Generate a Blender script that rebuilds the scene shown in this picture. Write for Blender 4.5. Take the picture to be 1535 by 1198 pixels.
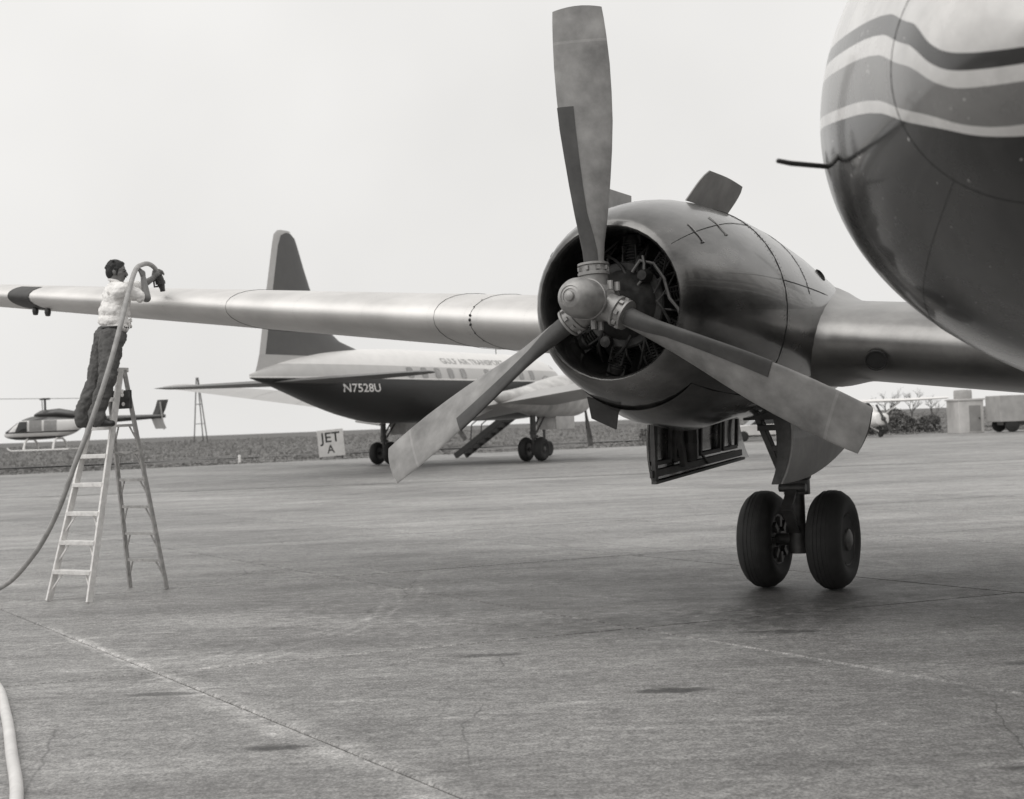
import bpy, bmesh, math, random
import numpy as np
from mathutils import Vector, Matrix
R = math.radians
random.seed(7)
scene = bpy.context.scene
for o in list(bpy.data.objects): bpy.data.objects.remove(o)
C = scene.collection

# ------------------------------------------------------------------ camera, sky, sun, exposure
cd = bpy.data.cameras.new('camera'); cam = bpy.data.objects.new('camera', cd); C.objects.link(cam); scene.camera = cam
cd.sensor_width = 36; cd.lens = 36 * 2000 / 1535; cd.clip_start = 0.1; cd.clip_end = 8000
cam.location = (0, 0, 1.68)
cam.rotation_euler = (Matrix.Rotation(R(90) + math.atan(36 / 2000), 4, 'X') @ Matrix.Rotation(-0.038, 4, 'Z')).to_euler()
cd.dof.use_dof = True; cd.dof.focus_distance = 10.0; cd.dof.aperture_fstop = 3.4

SUN_EL, SUN_AZ = R(56), R(-125)          # azimuth measured from +Y towards +X
wd = bpy.data.worlds.new('World'); scene.world = wd; wd.use_nodes = True
nt = wd.node_tree; nt.nodes.clear()
def N(t, typ, **kw):
    n = t.nodes.new(typ)
    for k, v in kw.items(): setattr(n, k, v)
    return n
sky = N(nt, 'ShaderNodeTexSky', sky_type='NISHITA', sun_disc=False)
sky.sun_elevation = SUN_EL; sky.sun_rotation = SUN_AZ; sky.dust_density = 6; sky.air_density = 1.5
bw = N(nt, 'ShaderNodeRGBToBW'); nt.links.new(sky.outputs[0], bw.inputs[0])
sc_ = N(nt, 'ShaderNodeMath', operation='MULTIPLY'); sc_.inputs[1].default_value = 0.09; nt.links.new(bw.outputs[0], sc_.inputs[0])
tc = N(nt, 'ShaderNodeTexCoord'); nz = N(nt, 'ShaderNodeTexNoise'); nz.inputs['Scale'].default_value = 2.2; nz.inputs['Detail'].default_value = 4
nt.links.new(tc.outputs['Generated'], nz.inputs['Vector'])
mr = N(nt, 'ShaderNodeMapRange'); mr.inputs[1].default_value = .3; mr.inputs[2].default_value = .75; mr.inputs[3].default_value = .86; mr.inputs[4].default_value = 1.05
nt.links.new(nz.outputs['Fac'], mr.inputs[0])
mx = N(nt, 'ShaderNodeMix', data_type='FLOAT'); mx.inputs[0].default_value = .88
nt.links.new(sc_.outputs[0], mx.inputs[2]); nt.links.new(mr.outputs[0], mx.inputs[3])
cmb = N(nt, 'ShaderNodeCombineColor')
for i, k in enumerate((1.0, .988, .968)):
    m_ = N(nt, 'ShaderNodeMath', operation='MULTIPLY'); m_.inputs[1].default_value = k
    nt.links.new(mx.outputs[0], m_.inputs[0]); nt.links.new(m_.outputs[0], cmb.inputs[i])
bg = N(nt, 'ShaderNodeBackground'); bg.inputs[1].default_value = 1.0
nt.links.new(cmb.outputs[0], bg.inputs[0]); wo = N(nt, 'ShaderNodeOutputWorld'); nt.links.new(bg.outputs[0], wo.inputs[0])
sd = bpy.data.lights.new('sun', 'SUN'); sd.energy = 1.3; sd.angle = R(70); sd.color = (1, .985, .955)
sun = bpy.data.objects.new('sun', sd); C.objects.link(sun)
sdir = Vector((math.sin(SUN_AZ) * math.cos(SUN_EL), math.cos(SUN_AZ) * math.cos(SUN_EL), math.sin(SUN_EL)))
sun.rotation_euler = sdir.to_track_quat('Z', 'Y').to_euler(); sun.location = (0, 0, 30)
scene.view_settings.view_transform = 'Standard'; scene.view_settings.look = 'None'
scene.view_settings.exposure = 0.0; scene.view_settings.gamma = 1

# ------------------------------------------------------------------ materials
def g(v): return (v * 1.02, v, v * .98, 1)
def mat(name, v, rough=.6, metal=0, coat=0, var=.25, scale=4, bump=0, bscale=60, spec=.5, stretch=None, coord='Object'):
    m = bpy.data.materials.new(name); m.use_nodes = True; t = m.node_tree; b = t.nodes['Principled BSDF']
    b.inputs['Roughness'].default_value = rough; b.inputs['Metallic'].default_value = metal
    b.inputs['Coat Weight'].default_value = coat; b.inputs['Coat Roughness'].default_value = .08; b.inputs['Specular IOR Level'].default_value = spec
    c = N(t, 'ShaderNodeTexCoord'); mp = N(t, 'ShaderNodeMapping'); t.links.new(c.outputs[coord], mp.inputs[0])
    if stretch: mp.inputs['Scale'].default_value = stretch
    n = N(t, 'ShaderNodeTexNoise'); n.inputs['Scale'].default_value = scale; n.inputs['Detail'].default_value = 7; n.inputs['Roughness'].default_value = .62
    t.links.new(mp.outputs[0], n.inputs['Vector'])
    r = N(t, 'ShaderNodeValToRGB'); r.color_ramp.elements[0].position = .3; r.color_ramp.elements[1].position = .7
    r.color_ramp.elements[0].color = g(v * (1 - var)); r.color_ramp.elements[1].color = g(min(v * (1 + var), .95))
    t.links.new(n.outputs['Fac'], r.inputs[0]); t.links.new(r.outputs[0], b.inputs['Base Color'])
    rr = N(t, 'ShaderNodeMapRange'); rr.inputs[3].default_value = max(rough - .08, .03); rr.inputs[4].default_value = min(rough + .1, 1)
    t.links.new(n.outputs['Fac'], rr.inputs[0]); t.links.new(rr.outputs[0], b.inputs['Roughness'])
    if bump:
        n2 = N(t, 'ShaderNodeTexNoise'); n2.inputs['Scale'].default_value = bscale; n2.inputs['Detail'].default_value = 5
        t.links.new(mp.outputs[0], n2.inputs['Vector'])
        bp = N(t, 'ShaderNodeBump'); bp.inputs['Strength'].default_value = bump; bp.inputs['Distance'].default_value = .02
        t.links.new(n2.outputs['Fac'], bp.inputs['Height']); t.links.new(bp.outputs[0], b.inputs['Normal'])
    m['ramp'] = r.name
    return m
def band_mat(name, attr, stops, rough=.3, coat=.5, var=.12, metal=0, chips=False):
    """paint whose colour follows a float attribute of the mesh: stops = [(value, grey), ...] with sharp steps"""
    m = mat(name, .5, rough, metal, coat, var, 3); t = m.node_tree; b = t.nodes['Principled BSDF']
    a = N(t, 'ShaderNodeAttribute', attribute_name=attr)
    lo, hi = -2.0, 3.0
    mrn = N(t, 'ShaderNodeMapRange'); mrn.inputs[1].default_value = lo; mrn.inputs[2].default_value = hi; t.links.new(a.outputs['Fac'], mrn.inputs[0])
    cr = N(t, 'ShaderNodeValToRGB'); cr.color_ramp.interpolation = 'CONSTANT'; e = cr.color_ramp.elements
    e[0].position = 0; e[0].color = g(stops[0][1])
    e[1].position = (stops[1][0] - lo) / (hi - lo); e[1].color = g(stops[1][1])
    for v, c in stops[2:]:
        x = e.new((v - lo) / (hi - lo)); x.color = g(c)
    t.links.new(mrn.outputs[0], cr.inputs[0])
    mulc = N(t, 'ShaderNodeMix', data_type='RGBA', blend_type='MULTIPLY'); mulc.inputs[0].default_value = 1
    old = t.nodes[m['ramp']]; old.color_ramp.elements[0].color = (1 - var * 1.6,) * 3 + (1,); old.color_ramp.elements[1].color = (1, 1, 1, 1)
    t.links.new(cr.outputs[0], mulc.inputs[6]); t.links.new(old.outputs[0], mulc.inputs[7]); t.links.new(mulc.outputs[2], b.inputs['Base Color'])
    if chips:
        n5 = N(t, 'ShaderNodeTexNoise'); n5.inputs['Scale'].default_value = 3.2; n5.inputs['Detail'].default_value = 3; bp5 = N(t, 'ShaderNodeBump'); bp5.inputs['Strength'].default_value = .28; bp5.inputs['Distance'].default_value = .03; t.links.new(n5.outputs['Fac'], bp5.inputs['Height']); t.links.new(bp5.outputs[0], b.inputs['Normal']); t.links.new(bp5.outputs[0], b.inputs['Coat Normal'])
    if chips:                                              # small paint chips showing pale primer
        c2 = N(t, 'ShaderNodeTexCoord'); n3 = N(t, 'ShaderNodeTexNoise'); n3.inputs['Scale'].default_value = 34; n3.inputs['Detail'].default_value = 2; t.links.new(c2.outputs['Object'], n3.inputs['Vector'])
        n4 = N(t, 'ShaderNodeMapRange'); n4.inputs[1].default_value = .735; n4.inputs[2].default_value = .75; t.links.new(n3.outputs['Fac'], n4.inputs[0])
        mc = N(t, 'ShaderNodeMix', data_type='RGBA'); t.links.new(n4.outputs[0], mc.inputs[0]); t.links.new(mulc.outputs[2], mc.inputs[6]); mc.inputs[7].default_value = g(.6); t.links.new(mc.outputs[2], b.inputs['Base Color'])
    return m

M = {}
M['alu'] = mat('dull_aluminium', .62, .34, .75, 0, .10, 1.6)
M['alu_wing'] = mat('wing_skin', .66, .52, .7, 0, .12, 1.6)
M['inboard'] = mat('inboard_wing_skin_shaded', .30, .36, .8, .1, .3, 2.2, .08, 4)  # darker than the wing skin: shading from fuselage and nacelle painted in
M['nac'] = mat('nacelle_metal', .125, .24, .8, .45, .55, 2.8, .22, 4.5, stretch=(.6, 1, 1.6))
M['nac_in'] = mat('nacelle_inside', .045, .7, 0, 0, .4, 6)
M['seam'] = mat('panel_gap', .03, .8)
M['rivet'] = mat('rivet_head', .12, .5, .5)
M['blade'] = band_mat('blade_grey', 'rad', [(-2, .34), (1.80, .41), (1.825, .34)], .5, 0, .4)
M['boot'] = mat('rubber_boot', .06, .62, 0, 0, .3, 8)
M['steel'] = mat('hub_metal', .42, .32, .8, 0, .2, 12)
M['dome'] = mat('dome_paint', .30, .42, .45, .1, .3, 9)
M['engine'] = mat('engine_metal', .05, .55, .4, 0, .5, 14)
M['pipe'] = mat('pipe_metal', .16, .45, .5, 0, .3, 14)
M['engine_dark'] = mat('engine_fin', .03, .6, .3, 0, .4, 20)
M['tyre'] = mat('tyre_rubber', .022, .75, 0, 0, .35, 9, .15, 80)
M['rim'] = mat('wheel_metal', .09, .5, .5, 0, .4, 9)
M['strut'] = mat('gear_paint', .07, .45, .3, 0, .4, 9)
M['chrome'] = mat('oleo_steel', .5, .15, 1, 0, .1, 9)
M['door_in'] = mat('door_inside', .075, .55, .2, 0, .45, 8)
M['glass'] = mat('dark_glass', .02, .06, 0, .5, .1, 3)
M['window'] = mat('cabin_glass', .26, .25, 0, .3, .15, 3)
M['white'] = mat('white_paint', .78, .35, 0, .3, .06, 2)
M['dark'] = mat('dark_paint', .05, .3, 0, .4, .25, 2)
M['mid'] = mat('grey_paint', .3, .4, 0, .2, .15, 2)
M['ladder'] = mat('ladder_metal', .72, .5, .2, 0, .18, 14)
M['ladder_rear_shaded'] = mat('ladder_rear_metal_shaded', .40, .5, .35, 0, .3, 14)  # darker copy of the ladder metal, shade on the rear frame painted in
M['skin'] = mat('skin', .15, .5, 0, 0, .12, 14)
M['hair'] = mat('hair', .018, .55, 0, 0, .4, 60, .5, 120)
M['shirt'] = mat('shirt_cloth', .80, .85, 0, 0, .06, 10, .4, 16)
M['trousers'] = mat('trouser_cloth', .095, .85, 0, 0, .25, 9, .45, 14)
M['shoe'] = mat('shoe_leather', .02, .4, 0, 0, .3, 12)
M['hose'] = mat('grey_hose', .32, .55, 0, 0, .25, 10)
M['hose_pale'] = mat('pale_hose', .62, .5, 0, 0, .12, 8)
M['nozzle'] = mat('nozzle_metal', .06, .4, .5, 0, .3, 15)
M['wood'] = mat('weathered_wood', .10, .85, 0, 0, .3, 6)
M['bark'] = mat('bark', .12, .9, 0, 0, .3, 6)
M['plaster'] = mat('pale_render', .58, .8, 0, 0, .12, 2)
M['wallgrey'] = mat('grey_wall', .36, .8, 0, 0, .15, 2)
M['ink'] = mat('black_lettering', .02, .7)

# ------------------------------------------------------------------ mesh helpers
class MB:
    def __init__(s): s.v = []; s.f = []
    def add(s, v, f, m=None):
        o = len(s.v); s.v += [tuple((m @ Vector(p)) if m else p) for p in v]; s.f += [tuple(i + o for i in q) for q in f]; return s
    def box(s, c, d, rot=None, m=None):
        x, y, z = (k / 2 for k in d); v = [(a * x, b * y, e * z) for e in (-1, 1) for b in (-1, 1) for a in (-1, 1)]
        T = Matrix.Translation(c) @ (rot.to_4x4() if rot else Matrix.Identity(4))
        if m: T = m @ T
        return s.add(v, [(0, 2, 3, 1), (4, 5, 7, 6), (0, 1, 5, 4), (2, 6, 7, 3), (0, 4, 6, 2), (1, 3, 7, 5)], T)
    def bar(s, a, b, w, h, up=(0, 0, 1)):
        a, b = Vector(a), Vector(b); d = (b - a); L = d.length; z = d.normalized(); x = z.cross(Vector(up))
        if x.length < 1e-4: x = z.cross(Vector((1, 0, 0)))
        x.normalize(); y = z.cross(x)
        rot = Matrix((x, y, z)).transposed()
        return s.box((a + b) / 2, (w, h, L), rot)
    def loft(s, rings, cap=True, closed=True):
        n = len(rings[0]); v = [tuple(p) for r in rings for p in r]; f = []
        for i in range(len(rings) - 1):
            for j in range(n if closed else n - 1):
                k = (j + 1) % n; f.append((i * n + j, i * n + k, (i + 1) * n + k, (i + 1) * n + j))
        if cap and closed: f.append(tuple(range(n))[::-1]); f.append(tuple(range((len(rings) - 1) * n, len(rings) * n)))
        return s.add(v, f)
    def tube(s, pts, r, n=10, cap=True):
        P = [Vector(p) for p in pts]; rs = r if isinstance(r, (list, tuple)) else [r] * len(P); rings = []; px = None
        for i, p in enumerate(P):
            t = (P[min(i + 1, len(P) - 1)] - P[max(i - 1, 0)]).normalized()
            if px is None:
                px = t.cross(Vector((0, 0, 1)));
                if px.length < 1e-3: px = t.cross(Vector((1, 0, 0)))
            px = (px - t * px.dot(t)).normalized(); py = t.cross(px)
            rings.append([p + (px * math.cos(a) + py * math.sin(a)) * rs[i] for a in (2 * math.pi * k / n for k in range(n))])
        return s.loft(rings, cap)
    def lathe(s, prof, n=32, m=None):
        """profile [(r, h)] revolved about +Z, then moved by m"""
        rings = [[Vector((r * math.cos(a), r * math.sin(a), h)) for a in (2 * math.pi * k / n for k in range(n))] for r, h in prof]
        o = len(s.v); s.loft(rings, True)
        if m:
            for i in range(o, len(s.v)): s.v[i] = tuple(m @ Vector(s.v[i]))
        return s
    def build(s, name, m, parent=None, smooth=True, ang=35, bevel=0, loc=None, attr=None):
        me = bpy.data.meshes.new(name); me.from_pydata(s.v, [], s.f)
        if attr:
            for k, vals in attr.items():
                a = me.attributes.new(k, 'FLOAT', 'POINT'); a.data.foreach_set('value', [float(x) for x in vals])
        bm = bmesh.new(); bm.from_mesh(me); bmesh.ops.recalc_face_normals(bm, faces=bm.faces); bm.to_mesh(me); bm.free()
        if smooth:
            me.polygons.foreach_set('use_smooth', [True] * len(me.polygons)); me.set_sharp_from_angle(angle=R(ang))
        me.materials.append(m); o = bpy.data.objects.new(name, me); C.objects.link(o)
        if parent: o.parent = parent
        if loc: o.location = loc
        if bevel:
            b = o.modifiers.new('bevel', 'BEVEL'); b.width = bevel; b.segments = 2; b.limit_method = 'ANGLE'; b.angle_limit = R(40)
        return o
def AX(axis, loc=(0, 0, 0)):
    q = Vector(axis).to_track_quat('Z', 'Y'); return Matrix.Translation(loc) @ q.to_matrix().to_4x4()
def tag(o, label, cat, group=None, kind=None):
    o['label'] = label
    if cat: o['category'] = cat
    if group: o['group'] = group
    if kind: o['kind'] = kind
    return o
def thing(name, label, cat, loc=(0, 0, 0), rz=0, group=None, scale=1):
    o = bpy.data.objects.new(name, None); C.objects.link(o); o.location = loc; o.rotation_euler = (0, 0, rz); o.scale = (scale,) * 3
    o.empty_display_size = .2
    return tag(o, label, cat, group)
def struct(o, label):
    o['kind'] = 'structure'; o['label'] = label; return o
def pchip(xs, ys):
    xs = np.array(xs, float); ys = np.array(ys, float); h = np.diff(xs); d = np.diff(ys) / h; n = len(xs); m = np.zeros(n)
    for i in range(1, n - 1):
        if d[i - 1] * d[i] > 0:
            w1 = 2 * h[i] + h[i - 1]; w2 = h[i] + 2 * h[i - 1]; m[i] = (w1 + w2) / (w1 / d[i - 1] + w2 / d[i])
    m[0] = d[0]; m[-1] = d[-1]
    def fn(x):
        x = min(max(x, xs[0]), xs[-1]); i = min(max(np.searchsorted(xs, x) - 1, 0), n - 2); t = (x - xs[i]) / h[i]
        return float(ys[i] * (1 + 2 * t) * (1 - t) ** 2 + h[i] * m[i] * t * (1 - t) ** 2 + ys[i + 1] * t * t * (3 - 2 * t) + h[i] * m[i + 1] * t * t * (t - 1))
    return fn
def text_mesh(txt, size):
    cu = bpy.data.curves.new('t', 'FONT'); cu.body = txt; cu.size = size; cu.fill_mode = 'FRONT'; cu.resolution_u = 3; cu.offset = size * .012
    o = bpy.data.objects.new('t', cu); C.objects.link(o); bpy.context.view_layer.update()
    me = o.to_mesh(); v = [tuple(p.co) for p in me.vertices]; f = [tuple(p.vertices) for p in me.polygons]
    o.to_mesh_clear(); bpy.data.objects.remove(o); bpy.data.curves.remove(cu)
    return v, f

# ------------------------------------------------------------------ ground
def concrete():
    m = bpy.data.materials.new('apron_concrete'); m.use_nodes = True; t = m.node_tree; b = t.nodes['Principled BSDF']; L = t.links.new
    geo = N(t, 'ShaderNodeNewGeometry'); sep = N(t, 'ShaderNodeSeparateXYZ'); L(geo.outputs['Position'], sep.inputs[0])
    def noise(sc, det=6, st=None, rough=.6):
        mp = N(t, 'ShaderNodeMapping'); L(geo.outputs['Position'], mp.inputs[0])
        if st: mp.inputs['Scale'].default_value = st
        n = N(t, 'ShaderNodeTexNoise'); n.inputs['Scale'].default_value = sc; n.inputs['Detail'].default_value = det; n.inputs['Roughness'].default_value = rough
        L(mp.outputs[0], n.inputs['Vector']); return n.outputs['Fac']
    def math_(op, a, b_=None):
        n = N(t, 'ShaderNodeMath', operation=op)
        for i, k in enumerate((a, b_)):
            if k is None: continue
            if isinstance(k, (int, float)): n.inputs[i].default_value = k
            else: L(k, n.inputs[i])
        return n.outputs[0]
    def rng(x, a, b_, c, d):
        n = N(t, 'ShaderNodeMapRange'); L(x, n.inputs[0])
        for i, k in enumerate((a, b_, c, d)): n.inputs[i + 1].default_value = k
        return n.outputs[0]
    big = rng(noise(.16, 5), .35, .65, .76, 1.2)
    streak = rng(noise(.9, 6, (.35, 1.5, 1)), .3, .7, .74, 1.24)
    broom = rng(noise(3.0, 5, (.5, 6, 1)), .3, .7, .9, 1.1)
    fine = math_('MULTIPLY', math_('MULTIPLY', rng(noise(60, 3), .35, .65, .60, 1.40), rng(noise(20, 5), .35, .65, .74, 1.26)), rng(noise(5, 6, (1, 1.7, 1), .7), .35, .65, .76, 1.24))
    spots = rng(noise(2.6, 3), .66, .76, 1, .72)
    v = math_('MULTIPLY', math_('MULTIPLY', big, streak), math_('MULTIPLY', broom, math_('MULTIPLY', fine, spots)))
    oi = N(t, 'ShaderNodeObjectInfo'); v = math_('MULTIPLY', v, rng(oi.outputs['Random'], 0, 1, .87, 1.10))
    # worn stains, pale scuffs, and broad dark ellipses painting the aircraft's soft shadow, each with its own place and size (x, y, half length, half width, factor)
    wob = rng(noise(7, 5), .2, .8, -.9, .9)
    for (x, y, a, w, k) in STAINS_AND_SHADE:
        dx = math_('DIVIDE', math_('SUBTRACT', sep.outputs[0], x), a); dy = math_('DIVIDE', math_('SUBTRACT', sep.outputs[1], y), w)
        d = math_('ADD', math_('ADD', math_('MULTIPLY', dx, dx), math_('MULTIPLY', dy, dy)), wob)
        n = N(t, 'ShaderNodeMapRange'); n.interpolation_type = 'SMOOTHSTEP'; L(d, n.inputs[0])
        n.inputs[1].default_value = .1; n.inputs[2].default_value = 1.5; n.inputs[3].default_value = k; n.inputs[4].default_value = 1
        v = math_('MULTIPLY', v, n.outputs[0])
    # tyre scrub arcs: thin pale rings, broken by noise
    brk = rng(noise(1.1, 3), .42, .6, 0, 1)
    for (x, y, r_, w, k) in ARCS:
        dx = math_('SUBTRACT', sep.outputs[0], x); dy = math_('SUBTRACT', sep.outputs[1], y)
        d = math_('ABSOLUTE', math_('SUBTRACT', math_('SQRT', math_('ADD', math_('MULTIPLY', dx, dx), math_('MULTIPLY', dy, dy))), r_))
        e = math_('MULTIPLY', rng(d, 0, w, k, 0), brk)
        v = math_('MULTIPLY', v, math_('ADD', e, 1))
    # hairline cracks wandering through the slabs
    dn = N(t, 'ShaderNodeTexNoise'); dn.inputs['Scale'].default_value = .9; dn.inputs['Detail'].default_value = 6; L(geo.outputs['Position'], dn.inputs['Vector'])
    dm = N(t, 'ShaderNodeMix', data_type='VECTOR'); dm.inputs[0].default_value = .28; L(geo.outputs['Position'], dm.inputs[4]); L(dn.outputs['Color'], dm.inputs[5])
    vo = N(t, 'ShaderNodeTexVoronoi', feature='DISTANCE_TO_EDGE'); vo.inputs['Scale'].default_value = .42; L(dm.outputs[1], vo.inputs['Vector'])
    v = math_('MULTIPLY', v, math_('SUBTRACT', 1, math_('MULTIPLY', rng(vo.outputs['Distance'], .0, .0028, .5, 0), rng(noise(.5, 3), .46, .56, 0, 1))))
    v = math_('MULTIPLY', v, rng(noise(.55, 4, (1, 1.6, 1)), .60, .74, 1, .70))
    wv = rng(noise(2.2, 4), .3, .7, -.06, .06)
    for (x, y, dx_, dy_, t0, t1, w, k) in LINES:               # old sealant and laitance smeared along some joints
        l_ = math.hypot(dx_, dy_); dx_, dy_ = dx_ / l_, dy_ / l_
        ox = math_('SUBTRACT', sep.outputs[0], x); oy = math_('SUBTRACT', sep.outputs[1], y)
        al = math_('ADD', math_('MULTIPLY', ox, dx_), math_('MULTIPLY', oy, dy_)); ac = math_('ABSOLUTE', math_('ADD', math_('ADD', math_('MULTIPLY', ox, -dy_), math_('MULTIPLY', oy, dx_)), math_('MULTIPLY', wv, w * 6)))
        n1 = N(t, 'ShaderNodeMapRange'); L(al, n1.inputs[0]); n1.inputs[1].default_value = t0; n1.inputs[2].default_value = t0 + .6
        n2 = N(t, 'ShaderNodeMapRange'); L(al, n2.inputs[0]); n2.inputs[1].default_value = t1; n2.inputs[2].default_value = t1 - .6
        e = math_('MULTIPLY', math_('MULTIPLY', rng(ac, w * .35, w, k, 0), rng(noise(3.2, 4), .38, .55, .25, 1)), math_('MULTIPLY', n1.outputs[0], n2.outputs[0]))
        v = math_('MULTIPLY', v, math_('ADD', e, 1))
    cc = N(t, 'ShaderNodeCombineColor')
    for i, k in enumerate((1.02, 1.0, .98)): L(math_('MULTIPLY', v, .255 * k), cc.inputs[i])
    L(cc.outputs[0], b.inputs['Base Color'])
    L(rng(noise(1.4, 5), .3, .7, .48, .66), b.inputs['Roughness'])
    b.inputs['Specular IOR Level'].default_value = .5
    bp = N(t, 'ShaderNodeBump'); bp.inputs['Strength'].default_value = .5; bp.inputs['Distance'].default_value = .01
    L(noise(30, 6), bp.inputs['Height']); L(bp.outputs[0], b.inputs['Normal'])
    return m
STAINS_AND_SHADE = [(1.0, 12.6, 3.2, 1.7, .70), (-.4, 11.0, 2.4, .9, .78), (3.6, 11.0, 2.2, 1.0, .74), (-3.2, 13.4, 1.6, .7, .8), (-.5, 16.2, 3.2, .9, .82), (-4.5, 15.2, 2.2, .5, .82), (.4, 14.5, 2.2, .6, .8), (3.2, 16.5, 2.4, .6, .85), (-.5, 12.4, 1.8, .5, .82), (-1.8, 10.6, 1.4, .4, .84), (4.2, 11.2, 1.4, .6, .8), (-2.35, 8.75, .26, .07, .42), (-1.35, 7.15, .21, .06, .30), (-.25, 9.75, .26, .07, .42), (.92, 8.25, .25, .09, .30), (2.0, 10.3, .30, .09, .45), (3.3, 8.7, .3, .06, .5), (2.35, 6.2, .2, .05, .45),
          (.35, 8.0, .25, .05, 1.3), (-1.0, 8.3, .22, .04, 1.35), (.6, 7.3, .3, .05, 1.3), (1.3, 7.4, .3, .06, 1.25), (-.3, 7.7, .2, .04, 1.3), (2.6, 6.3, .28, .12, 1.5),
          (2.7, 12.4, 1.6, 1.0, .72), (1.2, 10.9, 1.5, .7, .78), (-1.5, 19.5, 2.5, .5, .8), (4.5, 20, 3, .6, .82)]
LINES = [(-4.35, 12.2, .55, -.835, 0, 3.8, .09, .75), (-1.68, 8.12, .552, -.834, -1.6, 4.0, .20, .55), (-3.7, 9.2, .947, .322, 0, 4.2, .035, .35), (.0, 10.7, .99, .2, -.3, 2.2, .04, .35), (1.0, 10.6, .552, -.834, .2, 4, .06, .24), (2.5, 9.66, .9, .44, 0, 2.2, .05, .35), (-3.2, 12.6, .35, -.9, -1, 6, .04, .11), (-3.4, 12.6, .35, -.9, -1, 6, .03, .10), (-7, 22, .95, .32, -5, 14, .09, -.28), (2, 17, .55, -.83, -4, 5, .05, -.3)]
ARCS = [(-6.2, 12.6, 4.9, .06, .45), (-6.2, 12.6, 5.05, .04, .4), (-5.2, 13.5, 4.2, .05, .35), (-3.1, 10.6, .9, .04, .4), (1.5, 14.6, 2.6, .07, .3), (2.6, 9.9, .55, .03, .25), (2.55, 9.9, .75, .03, .2), (-2.6, 11.5, 1.0, .04, .25), (5, 17, 6, .06, .2), (-9, 26, 9, .08, .2)]
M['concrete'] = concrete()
M['joint'] = mat('joint_filler', .06, .9, 0, 0, .4, 5)
GU = Vector((.552, -.834, 0)); GV = Vector((.947, .322, 0)); GO = Vector((-2.6, 9.55, 0)); LU, LV = 5.5, 3.72
b = MB(); b.add([(-400, -40, -.035), (400, -40, -.035), (400, 43, -.035), (-400, 43, -.035)], [(0, 1, 2, 3)])
apron = struct(b.build('apron', M['joint'], None, False), 'worn concrete apron under the aircraft')
sl = MB(); gap = .011; bev = .012
def par(du, dv, z): return [tuple(GU * a + GV * c_ + Vector((0, 0, z))) for a, c_ in ((du, dv), (LU - du, dv), (LU - du, LV - dv), (du, LV - dv))]
sl.loft([par(gap, gap, -.04), par(gap, gap, -bev), par(gap + bev, gap + bev, 0)])
slab0 = None
for i in range(-12, 9):
    for j in range(-14, 15):
        c = GO + GU * (i * LU) + GV * (j * LV); m_ = c + GU * LU / 2 + GV * LV / 2
        if 1.0 < m_.y < 43 and abs(m_.x) < 10 + m_.y * .42:
            if slab0 is None:
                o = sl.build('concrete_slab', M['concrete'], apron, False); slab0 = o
            else:
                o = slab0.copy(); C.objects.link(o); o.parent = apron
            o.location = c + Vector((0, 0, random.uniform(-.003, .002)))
EDGE = lambda x: float(np.interp(x, [-80, -24.7, -8.1, 20, 80], [44, 64.4, 71.9, 79.5, 93]))
xs = [-400, -200, -120, -80] + [-75 + 5 * k for k in range(31)] + [120, 200, 400]
b = MB(); b.add([(x, y, z) for x in xs for y, z in ((40.5, .006), (50, .12), (max(EDGE(x), 52), .12))], [(3 * k + j, 3 * k + 3 + j, 3 * k + 4 + j, 3 * k + 1 + j) for k in range(len(xs) - 1) for j in (0, 1)])
struct(b.build('far_apron', M['concrete'], None, True, 60), 'pale far stretch of concrete apron')
# grass field
M['grass'] = mat('dry_grass', .15, .95, 0, 0, .4, .5, .8, 6, .1, (1, .35, 1), 'Object')
M['blades'] = mat('grass_blades', .24, .95, 0, 0, .5, .3, spec=.1)
M['track'] = mat('dirt_track', .14, .95, 0, 0, .2, .6, spec=.1)
b = MB(); ys = [0, 4, 10, 18, 22, 30, 45, 70, 110, 200, 500, 3500]
vv = []
for x in [-3000, -800, -300] + [-120 + 4 * k for k in range(61)] + [300, 800, 3000]:
    for k, d in enumerate(ys):
        e = max(EDGE(max(min(x, 200), -200)), 52)
        vv.append((x, e - .5 + d, .10 + (0 if k == 0 else random.uniform(-.04, .05))))
nx = 67; ny = len(ys)
b.add(vv, [(i * ny + j, (i + 1) * ny + j, (i + 1) * ny + j + 1, i * ny + j + 1) for i in range(nx - 1) for j in range(ny - 1)])
field = struct(b.build('grass_field', M['grass'], None, True, 80), 'flat rough grass field beyond the apron')
b = MB(); pts = [(x, EDGE(x) + 17) for x in range(-75, 76, 5)]
b.add([(x, y + s, .165) for x, y in pts for s in (0, 3.4)], [(2 * k, 2 * k + 2, 2 * k + 3, 2 * k + 1) for k in range(len(pts) - 1)])
struct(b.build('dirt_track', M['track'], None), 'pale dirt track crossing the grass field')
M['tall'] = mat('tall_grass_blades', .27, .95, 0, 0, .2, .25, spec=.1)
rg = random.Random(3); low, tall = MB(), MB()
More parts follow.
